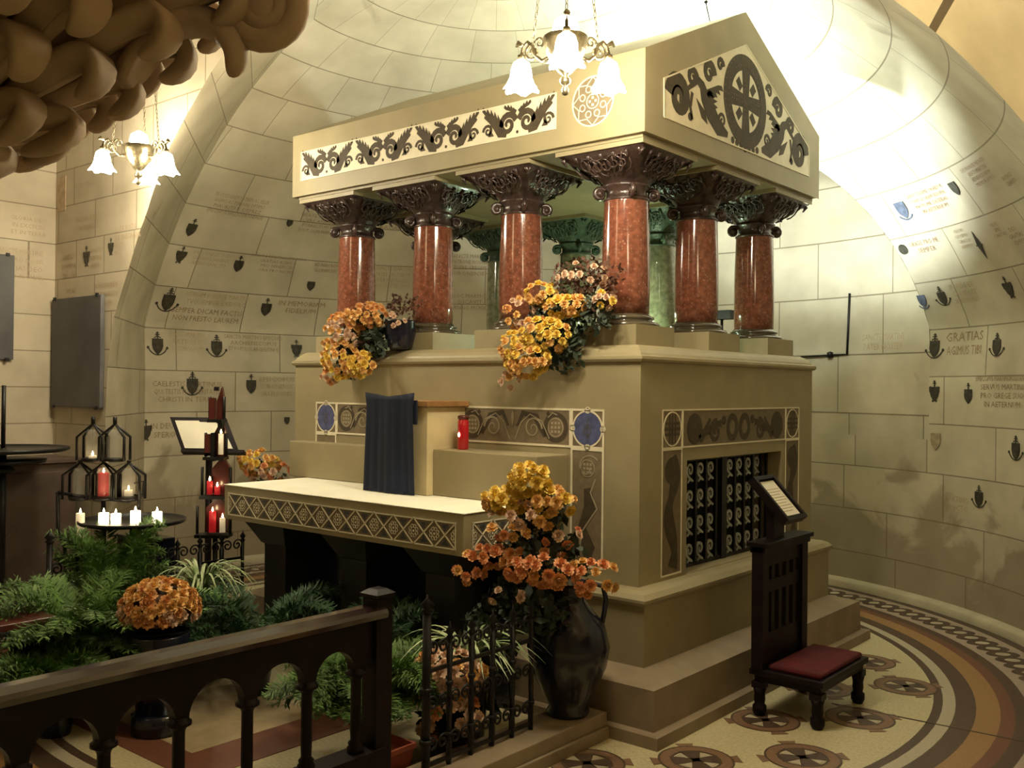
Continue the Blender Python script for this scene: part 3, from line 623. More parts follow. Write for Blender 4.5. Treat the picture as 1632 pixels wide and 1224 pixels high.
for x0,x1 in ((.215,.96),(1.28,2.03)):
    mid=(x0+x1)/2
    for sg in (-1,1):
        checker(m,FB,mid+sg*.29,.10,.05); m.ribbon(FB,[(mid+sg*a,b) for a,b in spiral(.14,.09,.062,1.6,0,1,24)],[.010-.005*k/24 for k in range(25)],.001,.003)
        m.ribbon(FB,[(mid+sg*.02,.03),(mid+sg*.06,.12),(mid+sg*.12,.165),(mid+sg*.2,.13),(mid+sg*.25,.04)],.006,.001,.003)
        m.ribbon(FB,[(mid+sg*.24,.15),(mid+sg*.27,.175),(mid+sg*.3,.165)],.006,.001,.003)
    m.poly(FB,[(mid,.19),(mid+.01,.15),(mid,.09),(mid-.01,.15)],.001,.003)
for cx in (BW-.1,):
    checker(m,FB,cx,-.10,.045); m.ribbon(FB,spiral(cx,-.10,.075,.9,PI*.2,1,20),.006,.001,.003); m.ribbon(FB,[(cx+.05,-.15),(cx+.02,-.22),(cx+.06,-.30),(cx-.03,-.42),(cx-.05,-.55)],.008,.001,.003)
m.build('front_inlay_tracery',mat('worn_inlay',(.36,.31,.21),.5),fb)
m=MB()
for x0,x1 in ((.215,.96),(1.28,2.03)):
    mid=(x0+x1)/2
    for sg in (-1,1):
        m.ring(FB,mid+sg*.29,.10,.055,.08,.001,.0025,24); m.ribbon(FB,[(mid+sg*.22,.05),(mid+sg*.16,.15),(mid+sg*.07,.17),(mid+sg*.03,.1)],[.02,.04,.03,.01],.001,.0025); m.poly(FB,[(mid+sg*.24,.185),(mid+sg*.252,.17),(mid+sg*.24,.155),(mid+sg*.228,.17)],.001,.003)
m.ribbon(FB,[(BW-.1,-.2),(BW-.08,-.3),(BW-.13,-.4),(BW-.09,-.5),(BW-.1,-.58)],[.04,.08,.05,.08,.03],.001,.0025)
m.build('front_inlay_leaves',M['brown'],fb)
# side inlay round the grille
FS=Fr((0,.201,.66),(0,1,0),(0,0,1)); SWD=1.652; SH=.842
m=MB(); m.fbox(FS,0,SWD,SH-.20,SH,0,.0012); m.fbox(FS,0,.20,0,SH-.2,0,.0012); m.fbox(FS,SWD-.20,SWD,0,SH-.2,0,.0012); fs_=m.build('side_inlay_ground',M['tan'],sh)
m=MB(); frame_rect(m,FS,0,.20,SH-.2,SH,.008); frame_rect(m,FS,.20,SWD-.2,SH-.2,SH,.008); frame_rect(m,FS,SWD-.2,SWD,SH-.2,SH,.008); frame_rect(m,FS,0,.2,0,SH-.2,.008); frame_rect(m,FS,SWD-.2,SWD,0,SH-.2,.008)
for cx in (.1,SWD-.1):
    m.ring(FS,cx,SH-.1,.083,.089,.001,.004,32)
m.build('side_inlay_lines',M['cream'],fs_)
m=MB(); c0=SWD/2; cy=SH-.105
for cx in (.1,SWD-.1):
    for i in (-1,0,1):
        w0=.012 if i else .016; m.fbox(FS,cx+i*.028-w0/2,cx+i*.028+w0/2,SH-.175,SH-.025,.001,.003); m.fbox(FS,cx-.075,cx+.075,SH-.1+i*.028-w0/2,SH-.1+i*.028+w0/2,.001,.0032)
for sg in (-1,1):
    m.ring(FS,c0+sg*.075,cy,.040,.078,.001,.003,28,sx=.9)
    m.ring(FS,c0+sg*.50,cy,.001,.082,.001,.003,28)
    m.ribbon(FS,[(c0+sg*a,cy+b) for a,b in spiral(.27,-.02,.062,1.5,PI*.6,-1,20)],[.03-.014*k/20 for k in range(21)],.001,.003)
    plume(m,FS,c0+sg*.44,cy-.02,c0+sg*.17,cy+.045,.045,6,sg)
    m.ribbon(FS,[(c0+sg*.44,cy-.06),(c0+sg*.38,cy-.01),(c0+sg*.33,cy+.05)],[.05,.04,.02],.001,.003)
    m.ring(FS,c0+sg*.175,cy+.04,.001,.026,.001,.003,12)
    cx=c0+sg*(c0-.1)
    m.ribbon(FS,[(cx+.030*math.sin(t*.30),.60-.56*t/30) for t in range(31)],[.05+.05*abs(math.sin(t*.22+.6)) for t in range(31)],.001,.003)
    m.ring(FS,cx,.53,.001,.07,.001,.0028,24)
m.build('side_inlay_scrolls',M['brown'],fs_)
# recess and grille
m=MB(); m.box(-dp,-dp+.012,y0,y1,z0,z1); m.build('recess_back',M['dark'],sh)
m=MB(); GX=-.10
F=Fr((GX,y0,z0),(0,1,0),(0,0,1)); GW,GH=y1-y0,z1-z0
frame_rect(m,F,0,GW,0,GH,.02,.012)
xs=[.02+.0+i*.115 for i in range(5)]+[.02+.575+i*.115 for i in range(5)]
for x in xs: m.fbox(F,x,x+.018,0,GH,-.006,.012)
m.fbox(F,GW/2-.03,GW/2+.03,0,GH,-.006,.018); gr=m.build('grille',M['iron'],sh)
for b0 in (.02,.595):
    for i in range(4):
        xc=b0+.018+i*.115+.0485
        for j in range(4):
            yc=.075+j*.145; m=MB()
            m.ribbon(F,[(xc-.006+a,yc+b) for a,b in spiral(0,.012,.040,1.35,-PI*.55,-1 if True else 1,20,.25)],[.016-.004*k/20 for k in range(21)],0,.010)
            m.ribbon(F,[(xc-.03,yc-.055),(xc-.005,yc-.035),(xc+.03,yc-.05)],[.01,.02,.01],0,.009)
            m.build('grille_scroll',M['silver'],gr)
# ------------------------------------------------------------------ altar table in front of the shrine
at=empty('altar_table',(-1.49,-.35,0),'stone altar table with diamond patterned frieze standing before the shrine','altar')
TX0,TX1,TY0=-2.43,-.515,-.695; TZ0,TZ1=.815,1.012
m=MB(); m.box(TX0,TX1,TY0,-.001,TZ0,TZ1); m.build('slab',M['shrine'],at,bevel=.004)
for x in (-2.2,-1.5,-.85):
    m=MB(); m.box(x-.10,x+.10,-.50,-.30,.0,.66); m.rectring([(0,.66),(.015,.67),(.06,.75),(.09,.80),(.09,.815)],x-.10,x+.10,-.50,-.30); m.build('pillar',M['dmarble'],at)
m=MB(); m.box(-2.40,-.55,-.298,-.290,.0,.815); m.build('shade_panel',M['vase'],at)  # dark sheet added to give the deep shade under the table
def lattice(F,W,H,n):
    g=MB(); g.fbox(F,0,W,0,H,0,.0012); a=g.build('tile_ground',M['tan'],at)
    c=MB(); frame_rect(c,F,0,W,0,H,.006,.004); d=W/n
    for i in range(-1,n+1):
        for sgn in (1,-1):
            xa,xb=(d*i,d*i+d) if sgn>0 else (d*i+d,d*i)
            def cl(px,py,qx,qy):
                if px<0: t_=(0-px)/(qx-px); return (0,py+(qy-py)*t_)
                if px>W: t_=(W-px)/(qx-px); return (W,py+(qy-py)*t_)
                return (px,py)
            A_,B_=cl(xa,0,xb,H),cl(xb,H,xa,0)
            if math.hypot(A_[0]-B_[0],A_[1]-B_[1])>.01: c.ribbon(F,[A_,B_],.006,.001,.004)
    for i in range(n+1):
        cx=d*i
        for k in range(8):
            a_=k*PI/4+PI/8; x_=cx+.024*math.cos(a_)
            if .008<x_<W-.008: c.ring(F,x_,H/2+.024*math.sin(a_),.0075,.0098,.001,.0035,8)
        if .01<cx<W-.01: c.ring(F,cx,H/2,.001,.006,.001,.0035,8)
    c.build('tile_lines',M['cream'],at)
    e=MB()
    for i in range(n):
        for cy_,s in ((H-.030,1),(.030,-1)):
            cx=d*(i+.5)
            for dx,dy in ((-.013,.008),(.013,.008),(0,-.008),(0,.006)):
                if 0.012<cx+dx<W-.012: e.ring(F,cx+dx,cy_+dy*s,.001,.0095,.001,.003,8)
    if e.v: e.build('tile_trefoils',M['slate'],at)
lattice(Fr((TX0+.04,TY0,.842),(1,0,0),(0,0,1)),1.83,.128,13)
lattice(Fr((TX1,TY0+.06,.842),(0,1,0),(0,0,1)),.58,.128,4)
m=MB(); n=40; vs=[]; P=[(TX0-.004,TY0-.004),(TX1+.004,TY0-.004),(TX1+.004,-.004),(TX0-.004,-.004)]
m.box(TX0-.004,TX1+.004,TY0-.004,-.003,TZ1+.0005,TZ1+.006); tag(m.build('altar_cloth',M['cloth'],bevel=.002),'white altar cloth spread over the top of the patterned stone table','tablecloth')
# gradine blocks
m=MB(); m.box(-1.148,-.43,-.255,-.001,TZ1+.008,1.265); tag(m.build('stone_block',M['shrine'],bevel=.004),'plain tan stone block at the back of the table carrying the red votive light','block')
m=MB(); m.box(-2.60,-1.56,-.10,-.001,TZ1+.008,1.245); tag(m.build('stone_block',M['shrine'],bevel=.004),'low tan stone ledge at the back of the table left of the blue veil','block')
tb=empty('tabernacle',(-1.33,-.15,TZ1+.008),'cream box shrine cupboard with brown wooden lid behind the blue veil','cabinet')
m=MB(); m.box(-1.50,-1.15,-.30,-.001,TZ1+.008,1.495); m.build('box',mat('cream_painted',(.62,.52,.30),.6),tb,bevel=.003)
m=MB(); m.box(-1.53,-1.12,-.33,-.001,1.497,1.527); m.build('lid',M['oak'],tb,bevel=.003)
m=MB(); nu,nv=60,24; vs=[];fs=[]                   # pleated veil hung over the front
for j in range(nv+1):
    t=j/nv; z=TZ1+.010+(1.548-TZ1-.010)*t
    for i in range(nu+1):
        s=i/nu; wd=.19-.012*t+.012*(1-t); x=-1.385+(s-.5)*2*wd; y=-.356-.0035*math.sin(s*PI*13)*(.3+.7*(1-t))-.010*math.sin(s*PI)-.004*math.sin(s*PI*4+1)
        if t>.9: x+=(s-.5)*.03*(t-.9)/.1; 
        zz=z+(.022*abs(s-.5)*2 if t>.97 else 0); vs.append((x,y,zz))
for j in range(nv):
    for i in range(nu): a=j*(nu+1)+i; fs.append((a,a+1,a+nu+2,a+nu+1))
m.add(vs,fs,True); o=m.build('tabernacle_veil',M['bluecloth']); tag(o,'dark blue pleated veil hanging in front of the cream cupboard','veil')
q=o.modifiers.new('thick','SOLIDIFY'); q.thickness=.006; q.offset=0
m=MB(); m.box(-1.55,-1.19,-.345,-.335,1.40,1.53); g=m.build('veil_rail',M['bluecloth'],o)
# red votive light
vt_=empty('votive_light',(-1.045,-.13,1.2665),'red glass votive light burning on the stone block beside the veil','candle')
m=MB(); m.lathe([(.026,1.2665),(.031,1.272),(.031,1.415),(.026,1.425),(.026,1.43)],(-1.045,-.13,0),20); m.build('glass',M['redglass'],vt_)
m=MB(); m.lathe([(.027,1.43),(.031,1.432),(.031,1.447),(.020,1.452)],(-1.045,-.13,0),20); m.build('metal_cap',M['lacq'],vt_)
m=MB(); m.lathe([(.0015,-.01),(.006,0),(.001,.014)],(-1.045+.0,-.163,1.345),8); m.build('flame',M['flame'],vt_)
# ------------------------------------------------------------------ chandeliers
def chandelier(P,label,sc,chz,ang0,glow=1):
    c=empty('chandelier',P,label,'chandelier'); x,y,z=P; k=sc
    m=MB(); m.lathe([(.001,-.19*k),(.012*k,-.185*k),(.016*k,-.165*k),(.008*k,-.15*k),(.022*k,-.14*k),(.024*k,-.125*k),(.010*k,-.11*k),(.030*k,-.095*k),(.055*k,-.06*k),(.078*k,-.02*k),(.088*k,.02*k),(.092*k,.045*k),(.086*k,.05*k),(.07*k,.03*k)],P,28)
    m.build('bowl',M['brass'],c)
    m=MB(); m.lathe([(.020*k,.03*k),(.045*k,.05*k),(.055*k,.08*k),(.045*k,.115*k),(.015*k,.135*k),(.001,.137*k)],P,20); m.build('centre_globe',M['globe'],c)
    top=Vector((x,y,z+chz))
    for i in range(3):
        a=ang0+i*2*PI/3; d=Vector((math.cos(a),math.sin(a),0)); F=Fr(P,d,(0,0,1))
        m=MB(); m.tube([F(px*k,pz*k) for px,pz in ((.075,-.02),(.11,-.03),(.145,0),(.155,.04),(.18,.06),(.20,.045),(.21,.01))],.0075*k,8)
        m.tube([F(px,pz) for px,pz in spiral(.155*k,.012*k,.038*k,1.3,PI/2,-1,18,.2)],.006*k,6); m.tube([F(px,pz) for px,pz in spiral(.12*k,.045*k,.026*k,1.2,0,1,16,.2)],.005*k,6)
        m.tube([F(.20*k,.045*k),F(.225*k,.062*k),F(.238*k,.05*k)],[.008*k,.013*k,.004*k],8)
        m.tube([F(.21*k,.01*k),F(.21*k,-.012*k)],.016*k,10); m.build('arm',M['brass'],c)
        q=F(.21*k,-.012*k); m=MB(); n=28; vs=[];fs=[]; pr=[(.018,0),(.034,-.012),(.043,-.04),(.046,-.07),(.057,-.10),(.072,-.12)]
        for r,zz in pr:
            for j in range(n):
                b=2*PI*j/n; w_=1+.09*math.cos(b*6)*max(0,(-zz-.05)/.05); vs.append((q.x+r*k*w_*math.cos(b),q.y+r*k*w_*math.sin(b),q.z+zz*k-.006*k*math.cos(b*6)*(1 if zz<-.11 else 0)))
        for j in range(len(pr)-1):
            for t in range(n): fs.append((j*n+t,j*n+(t+1)%n,(j+1)*n+(t+1)%n,(j+1)*n+t))
        fs.append(tuple((len(pr)-1)*n+t for t in range(n))); m.add(vs,fs,True); m.build('glass_shade',M['globe'],c)
        # chain of links from the arm up to the ceiling rose
        A=F(.155*k,.05*k); m=MB(); nl=int((top-A).length/(.026*k)); dr=(top-A)/nl
        for j in range(nl):
            p=A+dr*(j+.5); u=Vector((math.cos(j*PI/2),math.sin(j*PI/2),0)); h=dr.length*.66; pts=[]
            for t in range(9): b=2*PI*t/8; pts.append(p+u*(.0055*k*math.cos(b))+dr.normalized()*h*math.sin(b))
            m.tube(pts,.0018*k,4,cap=False)
        for f in (.42,.44): pass
        m.lathe([(.001,-.014*k),(.013*k,0),(.001,.014*k)],tuple(A+(top-A)*.36),10); m.build('chain',M['brass'],c)
    m=MB(); m.lathe([(.05*k,0),(.045*k,-.03*k),(.015*k,-.05*k),(.012*k,-.1*k)],tuple(top+Vector((0,0,.03))),14); m.build('ceiling_rose',M['brass'],c)
    return c
ar=math.atan2(rt.y,rt.x)
chandelier((.10,-.765,3.02),'brass chandelier glowing in front of the shrine roof, at the top centre',1.03,1.25,ar+math.radians(-92))
chandelier((-2.99,-.95,3.0),'brass chandelier with glass shades hanging before the left wall',1.0,1.40,ar+math.radians(-22))
# ------------------------------------------------------------------ flowers and greenery
def bloom_mesh(mt,seed,R=.026,lay=4,npet=11):
    r=random.Random(seed); m=MB()
    for L_ in range(lay):
        tilt=math.radians(8+22*L_); rr=R*(1-.17*L_); n=npet-2*(L_>1)
        for i in range(n):
            a=2*PI*(i+.5*(L_%2))/n+r.uniform(-.1,.1); l=rr*r.uniform(.85,1.1); w_=rr*.30; d=Vector((math.cos(a),math.sin(a),0)); u=Vector((-d.y,d.x,0)); z0=.001+.0022*L_
            tip=d*l*math.cos(tilt)+Vector((0,0,z0+l*math.sin(tilt))); mid=d*l*.6*math.cos(tilt*.7)+Vector((0,0,z0+l*.6*math.sin(tilt*.7)-.001))
            m.add([Vector((0,0,z0)),mid-u*w_,mid+u*w_,tip-u*w_*.45,tip+u*w_*.45],[(0,1,2),(1,3,4,2)],True)
    m.lathe([(.001,-.006),(R*.3,-.002),(R*.28,.006),(.001,.011)],(0,0,0),8)
    me=bpy.data.meshes.new('bloom'); me.from_pydata(m.v,[],m.f); me.polygons.foreach_set('use_smooth',m.sm); me.materials.append(M[mt]); return me
BL={k:[bloom_mesh(k,i) for i in range(2)] for k in ('gold','orange','rust','salmon','pink')}
def put_bloom(par,P,nrm,mt,s):
    me=rnd.choice(BL[mt]); o=bpy.data.objects.new('bloom',me); COL.objects.link(o); o.parent=par
    o.location=Vector(P)-Vector(par.location); q=Vector(nrm).to_track_quat('Z','Y'); o.rotation_euler=q.to_euler(); o.scale=(s,s,s)
def leafblob(name,par,blobs,n,mt,size,seed,elong=2.2):
    r=random.Random(seed); m=MB()
    for c,rad in blobs:
        for _ in range(int(n*rad[0]*rad[2]/.01)):
            d=Vector((r.gauss(0,1),r.gauss(0,1),r.gauss(0,1))).normalized(); t=r.uniform(.45,1.02); p=Vector((c[0]+d.x*rad[0]*t,c[1]+d.y*rad[1]*t,c[2]+d.z*rad[2]*t))
            u=Vector((r.gauss(0,1),r.gauss(0,1),r.gauss(0,1))).normalized(); v=u.orthogonal().normalized(); s=size*r.uniform(.6,1.2)
            m.add([p-u*s*elong/2,p+v*s*.5,p+u*s*elong/2,p-v*s*.5],[(0,1,2,3)])
    return m.build(name,M[mt],par)
def bouquet(name,loc,label,cl,leafs,cat='flowers',view=(.62,-.76,.15),group=None,stems=None):
    # cl: list of (centre, radii, n, colours, size)
    b=empty(name,loc,label,cat,group); V=Vector(view).normalized(); tot=0
    for c,rad,n,colrs,s in cl:
        k=0; tries=0; placed=[]
        while k<n and tries<n*30:
            tries+=1; d=Vector((rnd.gauss(0,1),rnd.gauss(0,1),rnd.gauss(0,1))).normalized()
            if d.dot(V)<-.12: continue
            t=rnd.uniform(.86,1.04); p=Vector((c[0]+d.x*rad[0]*t,c[1]+d.y*rad[1]*t,c[2]+d.z*rad[2]*t))
            if any((p-q).length<s*.030 for q in placed): continue
            placed.append(p); nr=(Vector((d.x/rad[0],d.y/rad[1],d.z/rad[2])).normalized()+V*.5+Vector((0,0,.2))).normalized(); put_bloom(b,p,nr,rnd.choice(colrs),s*rnd.uniform(.82,1.15)); k+=1; tot+=1
    for nm,bl,n,mt,sz in leafs: tag(leafblob(nm,b,bl,n,mt,sz,len(label)),kind='stuff')
    return b
G,O_,RU,SA,PK='gold','orange','rust','salmon','pink'
B1=bouquet('chrysanthemum_spray',(-1.95,.05,1.83),'orange and peach chrysanthemum spray spilling over the left part of the shrine ledge',
 [((-1.93,-.06,2.03),(.16,.09,.08),32,[O_,RU,O_],1.0),((-2.10,-.10,1.92),(.15,.08,.13),38,[O_,RU,PK],1.0),((-2.08,-.13,1.77),(.14,.07,.12),34,[O_,O_,G],1.0),((-1.90,-.12,1.73),(.10,.05,.07),20,[G,O_],1.1),((-2.17,-.12,1.66),(.06,.05,.05),8,[RU,PK],1.0),((-1.72,-.03,1.98),(.10,.07,.06),6,[PK],.8)],
 [('foliage',[((-1.95,-.03,1.94),(.20,.08,.13)),((-2.05,-.09,1.77),(.14,.05,.14)),((-1.84,-.06,1.86),(.12,.06,.09))],110,'leafd',.026),('dried_sprigs',[((-1.70,.03,2.08),(.18,.06,.08)),((-1.93,-.07,1.82),(.08,.04,.10))],110,'dry',.016)])
m=MB(); m.lathe([(.05,1.826),(.075,1.84),(.095,1.92),(.09,1.99),(.095,2.0),(.08,2.0)],(-1.72,.035,0),20); m.build('pot',M['vase'],B1)
B2=bouquet('chrysanthemum_spray',(-.60,.05,1.83),'golden chrysanthemum spray hanging over the shrine ledge beside the corner column',
 [((-.60,-.02,2.09),(.09,.08,.06),16,[O_,G],1.0),((-.72,-.06,1.99),(.10,.06,.09),20,[RU,O_,PK],.85),((-.42,-.06,2.02),(.13,.07,.05),22,[O_,G],1.0),((-.52,-.10,1.87),(.16,.07,.09),36,[G,G,O_],1.0),((-.68,-.12,1.80),(.10,.07,.09),24,[O_,G],1.0),((-.60,-.14,1.74),(.14,.06,.08),28,[O_,G],1.0),((-.72,-.13,1.64),(.05,.04,.04),6,[PK,O_],.9),((-.20,-.02,2.04),(.05,.05,.04),8,[G,PK],.95),((-.36,.0,2.17),(.17,.08,.07),10,[PK],.8)],
 [('foliage',[((-.50,-.02,1.94),(.22,.07,.16)),((-.45,-.05,1.80),(.17,.05,.12)),((-.25,-.02,1.98),(.12,.06,.10))],110,'leafd',.024),('dried_sprigs',[((-.36,.03,2.18),(.24,.08,.10)),((-.28,.0,2.06),(.15,.06,.10))],150,'dry',.017)])
B3=bouquet('chrysanthemum_arrangement',(-.20,-.56,.0),'tall vase arrangement of golden and coral chrysanthemums at the right end of the altar table',
 [((-.20,-.60,1.19),(.10,.08,.07),22,[G],1.25),((-.33,-.62,1.09),(.11,.08,.05),16,[G,G,O_],1.25),((-.10,-.58,1.10),(.13,.08,.06),16,[G,O_],1.15),((-.22,-.62,1.03),(.17,.09,.06),8,[O_,PK],1.1),((-.28,-.66,.955),(.10,.08,.03),6,[O_,SA],1.1),((-.36,-.68,.84),(.09,.07,.045),9,[SA],1.2),((-.47,-.70,.77),(.06,.07,.07),8,[O_,SA],1.1),((-.12,-.64,.81),(.20,.10,.065),26,[SA,SA,RU],1.3),((.12,-.56,.79),(.11,.09,.08),14,[SA,O_],1.05),((-.05,-.56,.95),(.10,.07,.05),6,[SA,PK],1.0),((-.25,-.70,.68),(.10,.07,.04),4,[PK],.9)],
 [('foliage',[((-.20,-.54,1.02),(.16,.08,.16)),((-.16,-.56,.84),(.28,.11,.14)),((-.20,-.60,.62),(.25,.12,.12))],75,'leafd',.034)])
m=MB(); m.lathe([(.090,.12),(.10,.135),(.085,.16),(.13,.24),(.175,.34),(.19,.43),(.165,.53),(.105,.60),(.075,.64),(.075,.69),(.095,.72),(.085,.72)],(-.10,-.43,0),32)
v=m.build('vase',M['vase'],B3)
for s in (-1,1):
    F=Fr((-.10,-.43,0),rt*s,(0,0,1)); m=MB(); m.tube([F(a,b) for a,b in ((.07,.67),(.11,.715),(.155,.70),(.17,.64),(.16,.57),(.15,.52))],.012,8); m.build('vase_handle',M['vase'],v)
bouquet('chrysanthemum_bunch',(-3.05,.10,.85),'small orange and gold chrysanthemum bunch behind the left end of the altar table',
 [((-3.08,.02,1.07),(.17,.12,.08),34,[O_,G,O_],1.1),((-2.98,.0,1.02),(.20,.12,.07),16,[PK,SA],1.0)],[('foliage',[((-3.05,.05,1.0),(.17,.1,.10))],50,'leafd',.02)])
B4=bpy.data.objects['chrysanthemum_bunch']; m=MB(); m.lathe([(.10,0),(.10,.03),(.03,.08),(.03,.5),(.10,.75),(.12,.92),(.11,.93)],(-3.05,.08,0),20); m.build('flower_stand',M['iron'],B4)
MX,MY=-1.58,-1.60
mum=empty('potted_chrysanthemum',(MX,MY,0),'round dome of orange chrysanthemums in a dark pot among green ferns','flowers'); placed=[]
for i in range(95):
    for _ in range(40):
        a=rnd.uniform(0,2*PI); zz=rnd.uniform(-.25,1); q=math.sqrt(1-zz*zz); d=Vector((q*math.cos(a),q*math.sin(a),zz))
        if all((d-e).length>.25 for e in placed): break
    placed.append(d); put_bloom(mum,(MX+d.x*.165,MY+d.y*.165,.565+d.z*.125),(d.x,d.y,d.z*1.2+.15),rnd.choice([O_,O_,RU]) if d.z>.1 else rnd.choice([RU,PK]),1.22)
m=MB(); m.lathe([(.001,-.08),(.13,-.06),(.15,0),(.12,.08),(.001,.11)],(MX,MY,.565),20); m.build('foliage',M['dry'],mum)
m=MB(); m.lathe([(.10,.10),(.12,.32),(.14,.45),(.135,.46),(.13,.44)],(MX,MY,.0),20); m.lathe([(.12,0),(.12,.09),(.1,.1)],(MX,MY,0),20); m.build('pot',M['vase'],mum)
# ferns: arching plumes of fine leaflets
def fern(loc,label,r_,h,n,mt,seed,droop=1.0,pot=True,toward=None,cat='fern',zb=.16):
    r=random.Random(seed); f=empty('potted_fern',loc,label,cat); m=MB(); x,y,z=loc
    for i in range(n):
        a=r.uniform(0,2*PI) if toward is None else toward+r.gauss(0,1.0); L_=r_*r.uniform(.6,1.1); H=h*r.uniform(.65,1.12); st=26; prev=None
        for k in range(1,st+1):
            t=k/st; rad=L_*t**1.15; zz=zb+H*(1.9*t-1.15*droop*t*t); P=Vector((x+rad*math.cos(a),y+rad*math.sin(a),z+zz))
            if prev is not None:
                tn=(P-prev).normalized(); sd=tn.cross(Vector((0,0,1))).normalized(); un=sd.cross(tn)
                if k>4:
                    for s in (-1,1):
                        for q in range(4):
                            ln=.075*math.sin(PI*min(1,(t-.1)/.95))**.6*r.uniform(.6,1.15)+.012; d=(sd*s*r.uniform(.5,1)+tn*r.uniform(.2,.8)+un*r.uniform(-.55,.55)).normalized(); b=prev.lerp(P,r.random()); e=b+d*ln; w_=d.cross(un+Vector((.1,.2,.3))).normalized()*.0042
                            m.add([b-w_*.4,b+(e-b)*.5-w_,e,b+(e-b)*.5+w_],[(0,1,2,3)])
                            c=b+(e-b)*.55; d2=(d+sd*r.uniform(-.9,.9)+un*r.uniform(-.6,.6)).normalized(); e2=c+d2*ln*.5; m.add([c,c+(e2-c)*.5-w_*.8,e2,c+(e2-c)*.5+w_*.8],[(0,1,2,3)])
            prev=P
    tag(m.build('fronds',M[mt],f),kind='stuff')
    if pot: q=MB(); q.lathe([(.07,0),(.075,.02),(.095,.15),(.105,.17),(.09,.17)],(x,y,z),16); q.build('pot',M['vase'],f)
    return f
fern((-2.15,-1.66,0),'big feathery green fern at the left, in front of the candle stand',.60,.50,80,'fern',3)
fern((-2.55,-1.30,0),'feathery fern with one tall upright plume rising left of the orange potted flowers',.34,.62,36,'fern',4,.8)
fern((-1.72,-.98,0),'dark drooping fern between the striped grass plant and the wooden rail',.50,.42,30,'fernd',5)
fern((-.62,-1.16,0),'bright green fern behind the end post of the wooden rail',.42,.42,80,'fern',6,1.15,zb=.12)
fern((-1.90,-1.93,0),'low green fern in front of the dark pot of orange chrysanthemums',.42,.34,50,'fern',9,1.1,zb=.12)
fern((-.95,-.80,0),'dim fern in the dark below the altar table',.30,.42,20,'fernd',8)
def spider(loc,label,n,L0,h,seed,z0=.15,wd=.007):
    r=random.Random(seed); x,y,z=loc; f=empty('spider_plant',loc,label,'plant'); m=MB()
    for i in range(n):
        a=r.uniform(0,2*PI); L_=L0*r.uniform(.5,1.1); H=h*r.uniform(.6,1.1); pts=[]
        for k in range(13): t=k/12; pts.append(Vector((x+L_*t**1.2*math.cos(a),y+L_*t**1.2*math.sin(a),z+z0+H*(2.4*t-2.1*t*t))))
        sd=Vector((-math.sin(a),math.cos(a),0)); vs=[];fs=[]
        for k,p in enumerate(pts): w_=wd*math.sin(PI*(.12+.88*k/12))+.0006; vs+=[p-sd*w_,p+Vector((0,0,-w_*.5)),p+sd*w_]
        for k in range(12):
            for q in (0,1): fs.append((3*k+q,3*k+q+1,3*k+q+4,3*k+q+3))
        m.add(vs,fs,True)
    tag(m.build('leaves',M['spider'],f),kind='stuff'); q=MB(); q.lathe([(.07,0),(.10,z0-.02),(.11,z0),(.09,z0)],(x,y,z),16); q.build('pot',M['vase'],f); return f
spider((-2.22,-.98,0),'striped grass plant arching beside the orange potted flowers',70,.36,.30,11,.40)
spider((-.33,-.86,0),'striped trailing plant seen through the iron fence',55,.34,.26,12,.36)
PKX,PKY=-.30,-1.02
B6=bouquet('pale_chrysanthemums',(PKX,PKY,0),'pale cream and pink chrysanthemums low behind the iron fence',
 [((PKX,PKY,.40),(.16,.14,.09),38,[PK,O_,PK],1.25),((PKX+.03,PKY-.04,.24),(.15,.12,.10),22,[PK,PK,SA],1.15)],[('foliage',[((PKX,PKY,.30),(.15,.12,.15))],60,'leafd',.022),('dark_foliage',[((-.33,-.74,.40),(.17,.12,.26)),((-.30,-.62,.62),(.15,.08,.12))],60,'leafd',.03)])
m=MB(); m.lathe([(.09,0),(.12,.17),(.13,.18),(.1,.18)],(PKX,PKY,0),18); m.build('pot',M['vase'],B6)
TPx,TPy=-.30,-1.36
tp=empty('terracotta_trough',(TPx,TPy,0),'small red terracotta trough at the foot of the rail post','pot')
m=MB(); m.add([Vector((TPx,TPy,0))+Vector((a*u,b*u,z)) for u,z in ((.055,0),(.075,.17),(.082,.17),(.082,.19),(.072,.19),(.068,.16)) for a,b in ((-1,-1),(1,-1),(1,1),(-1,1))],[(4*j+i,4*j+(i+1)%4,4*j+4+(i+1)%4,4*j+4+i) for j in range(5) for i in range(4)]+[(3,2,1,0),(20,21,22,23)]); m.build('trough',M['terra'],tp)
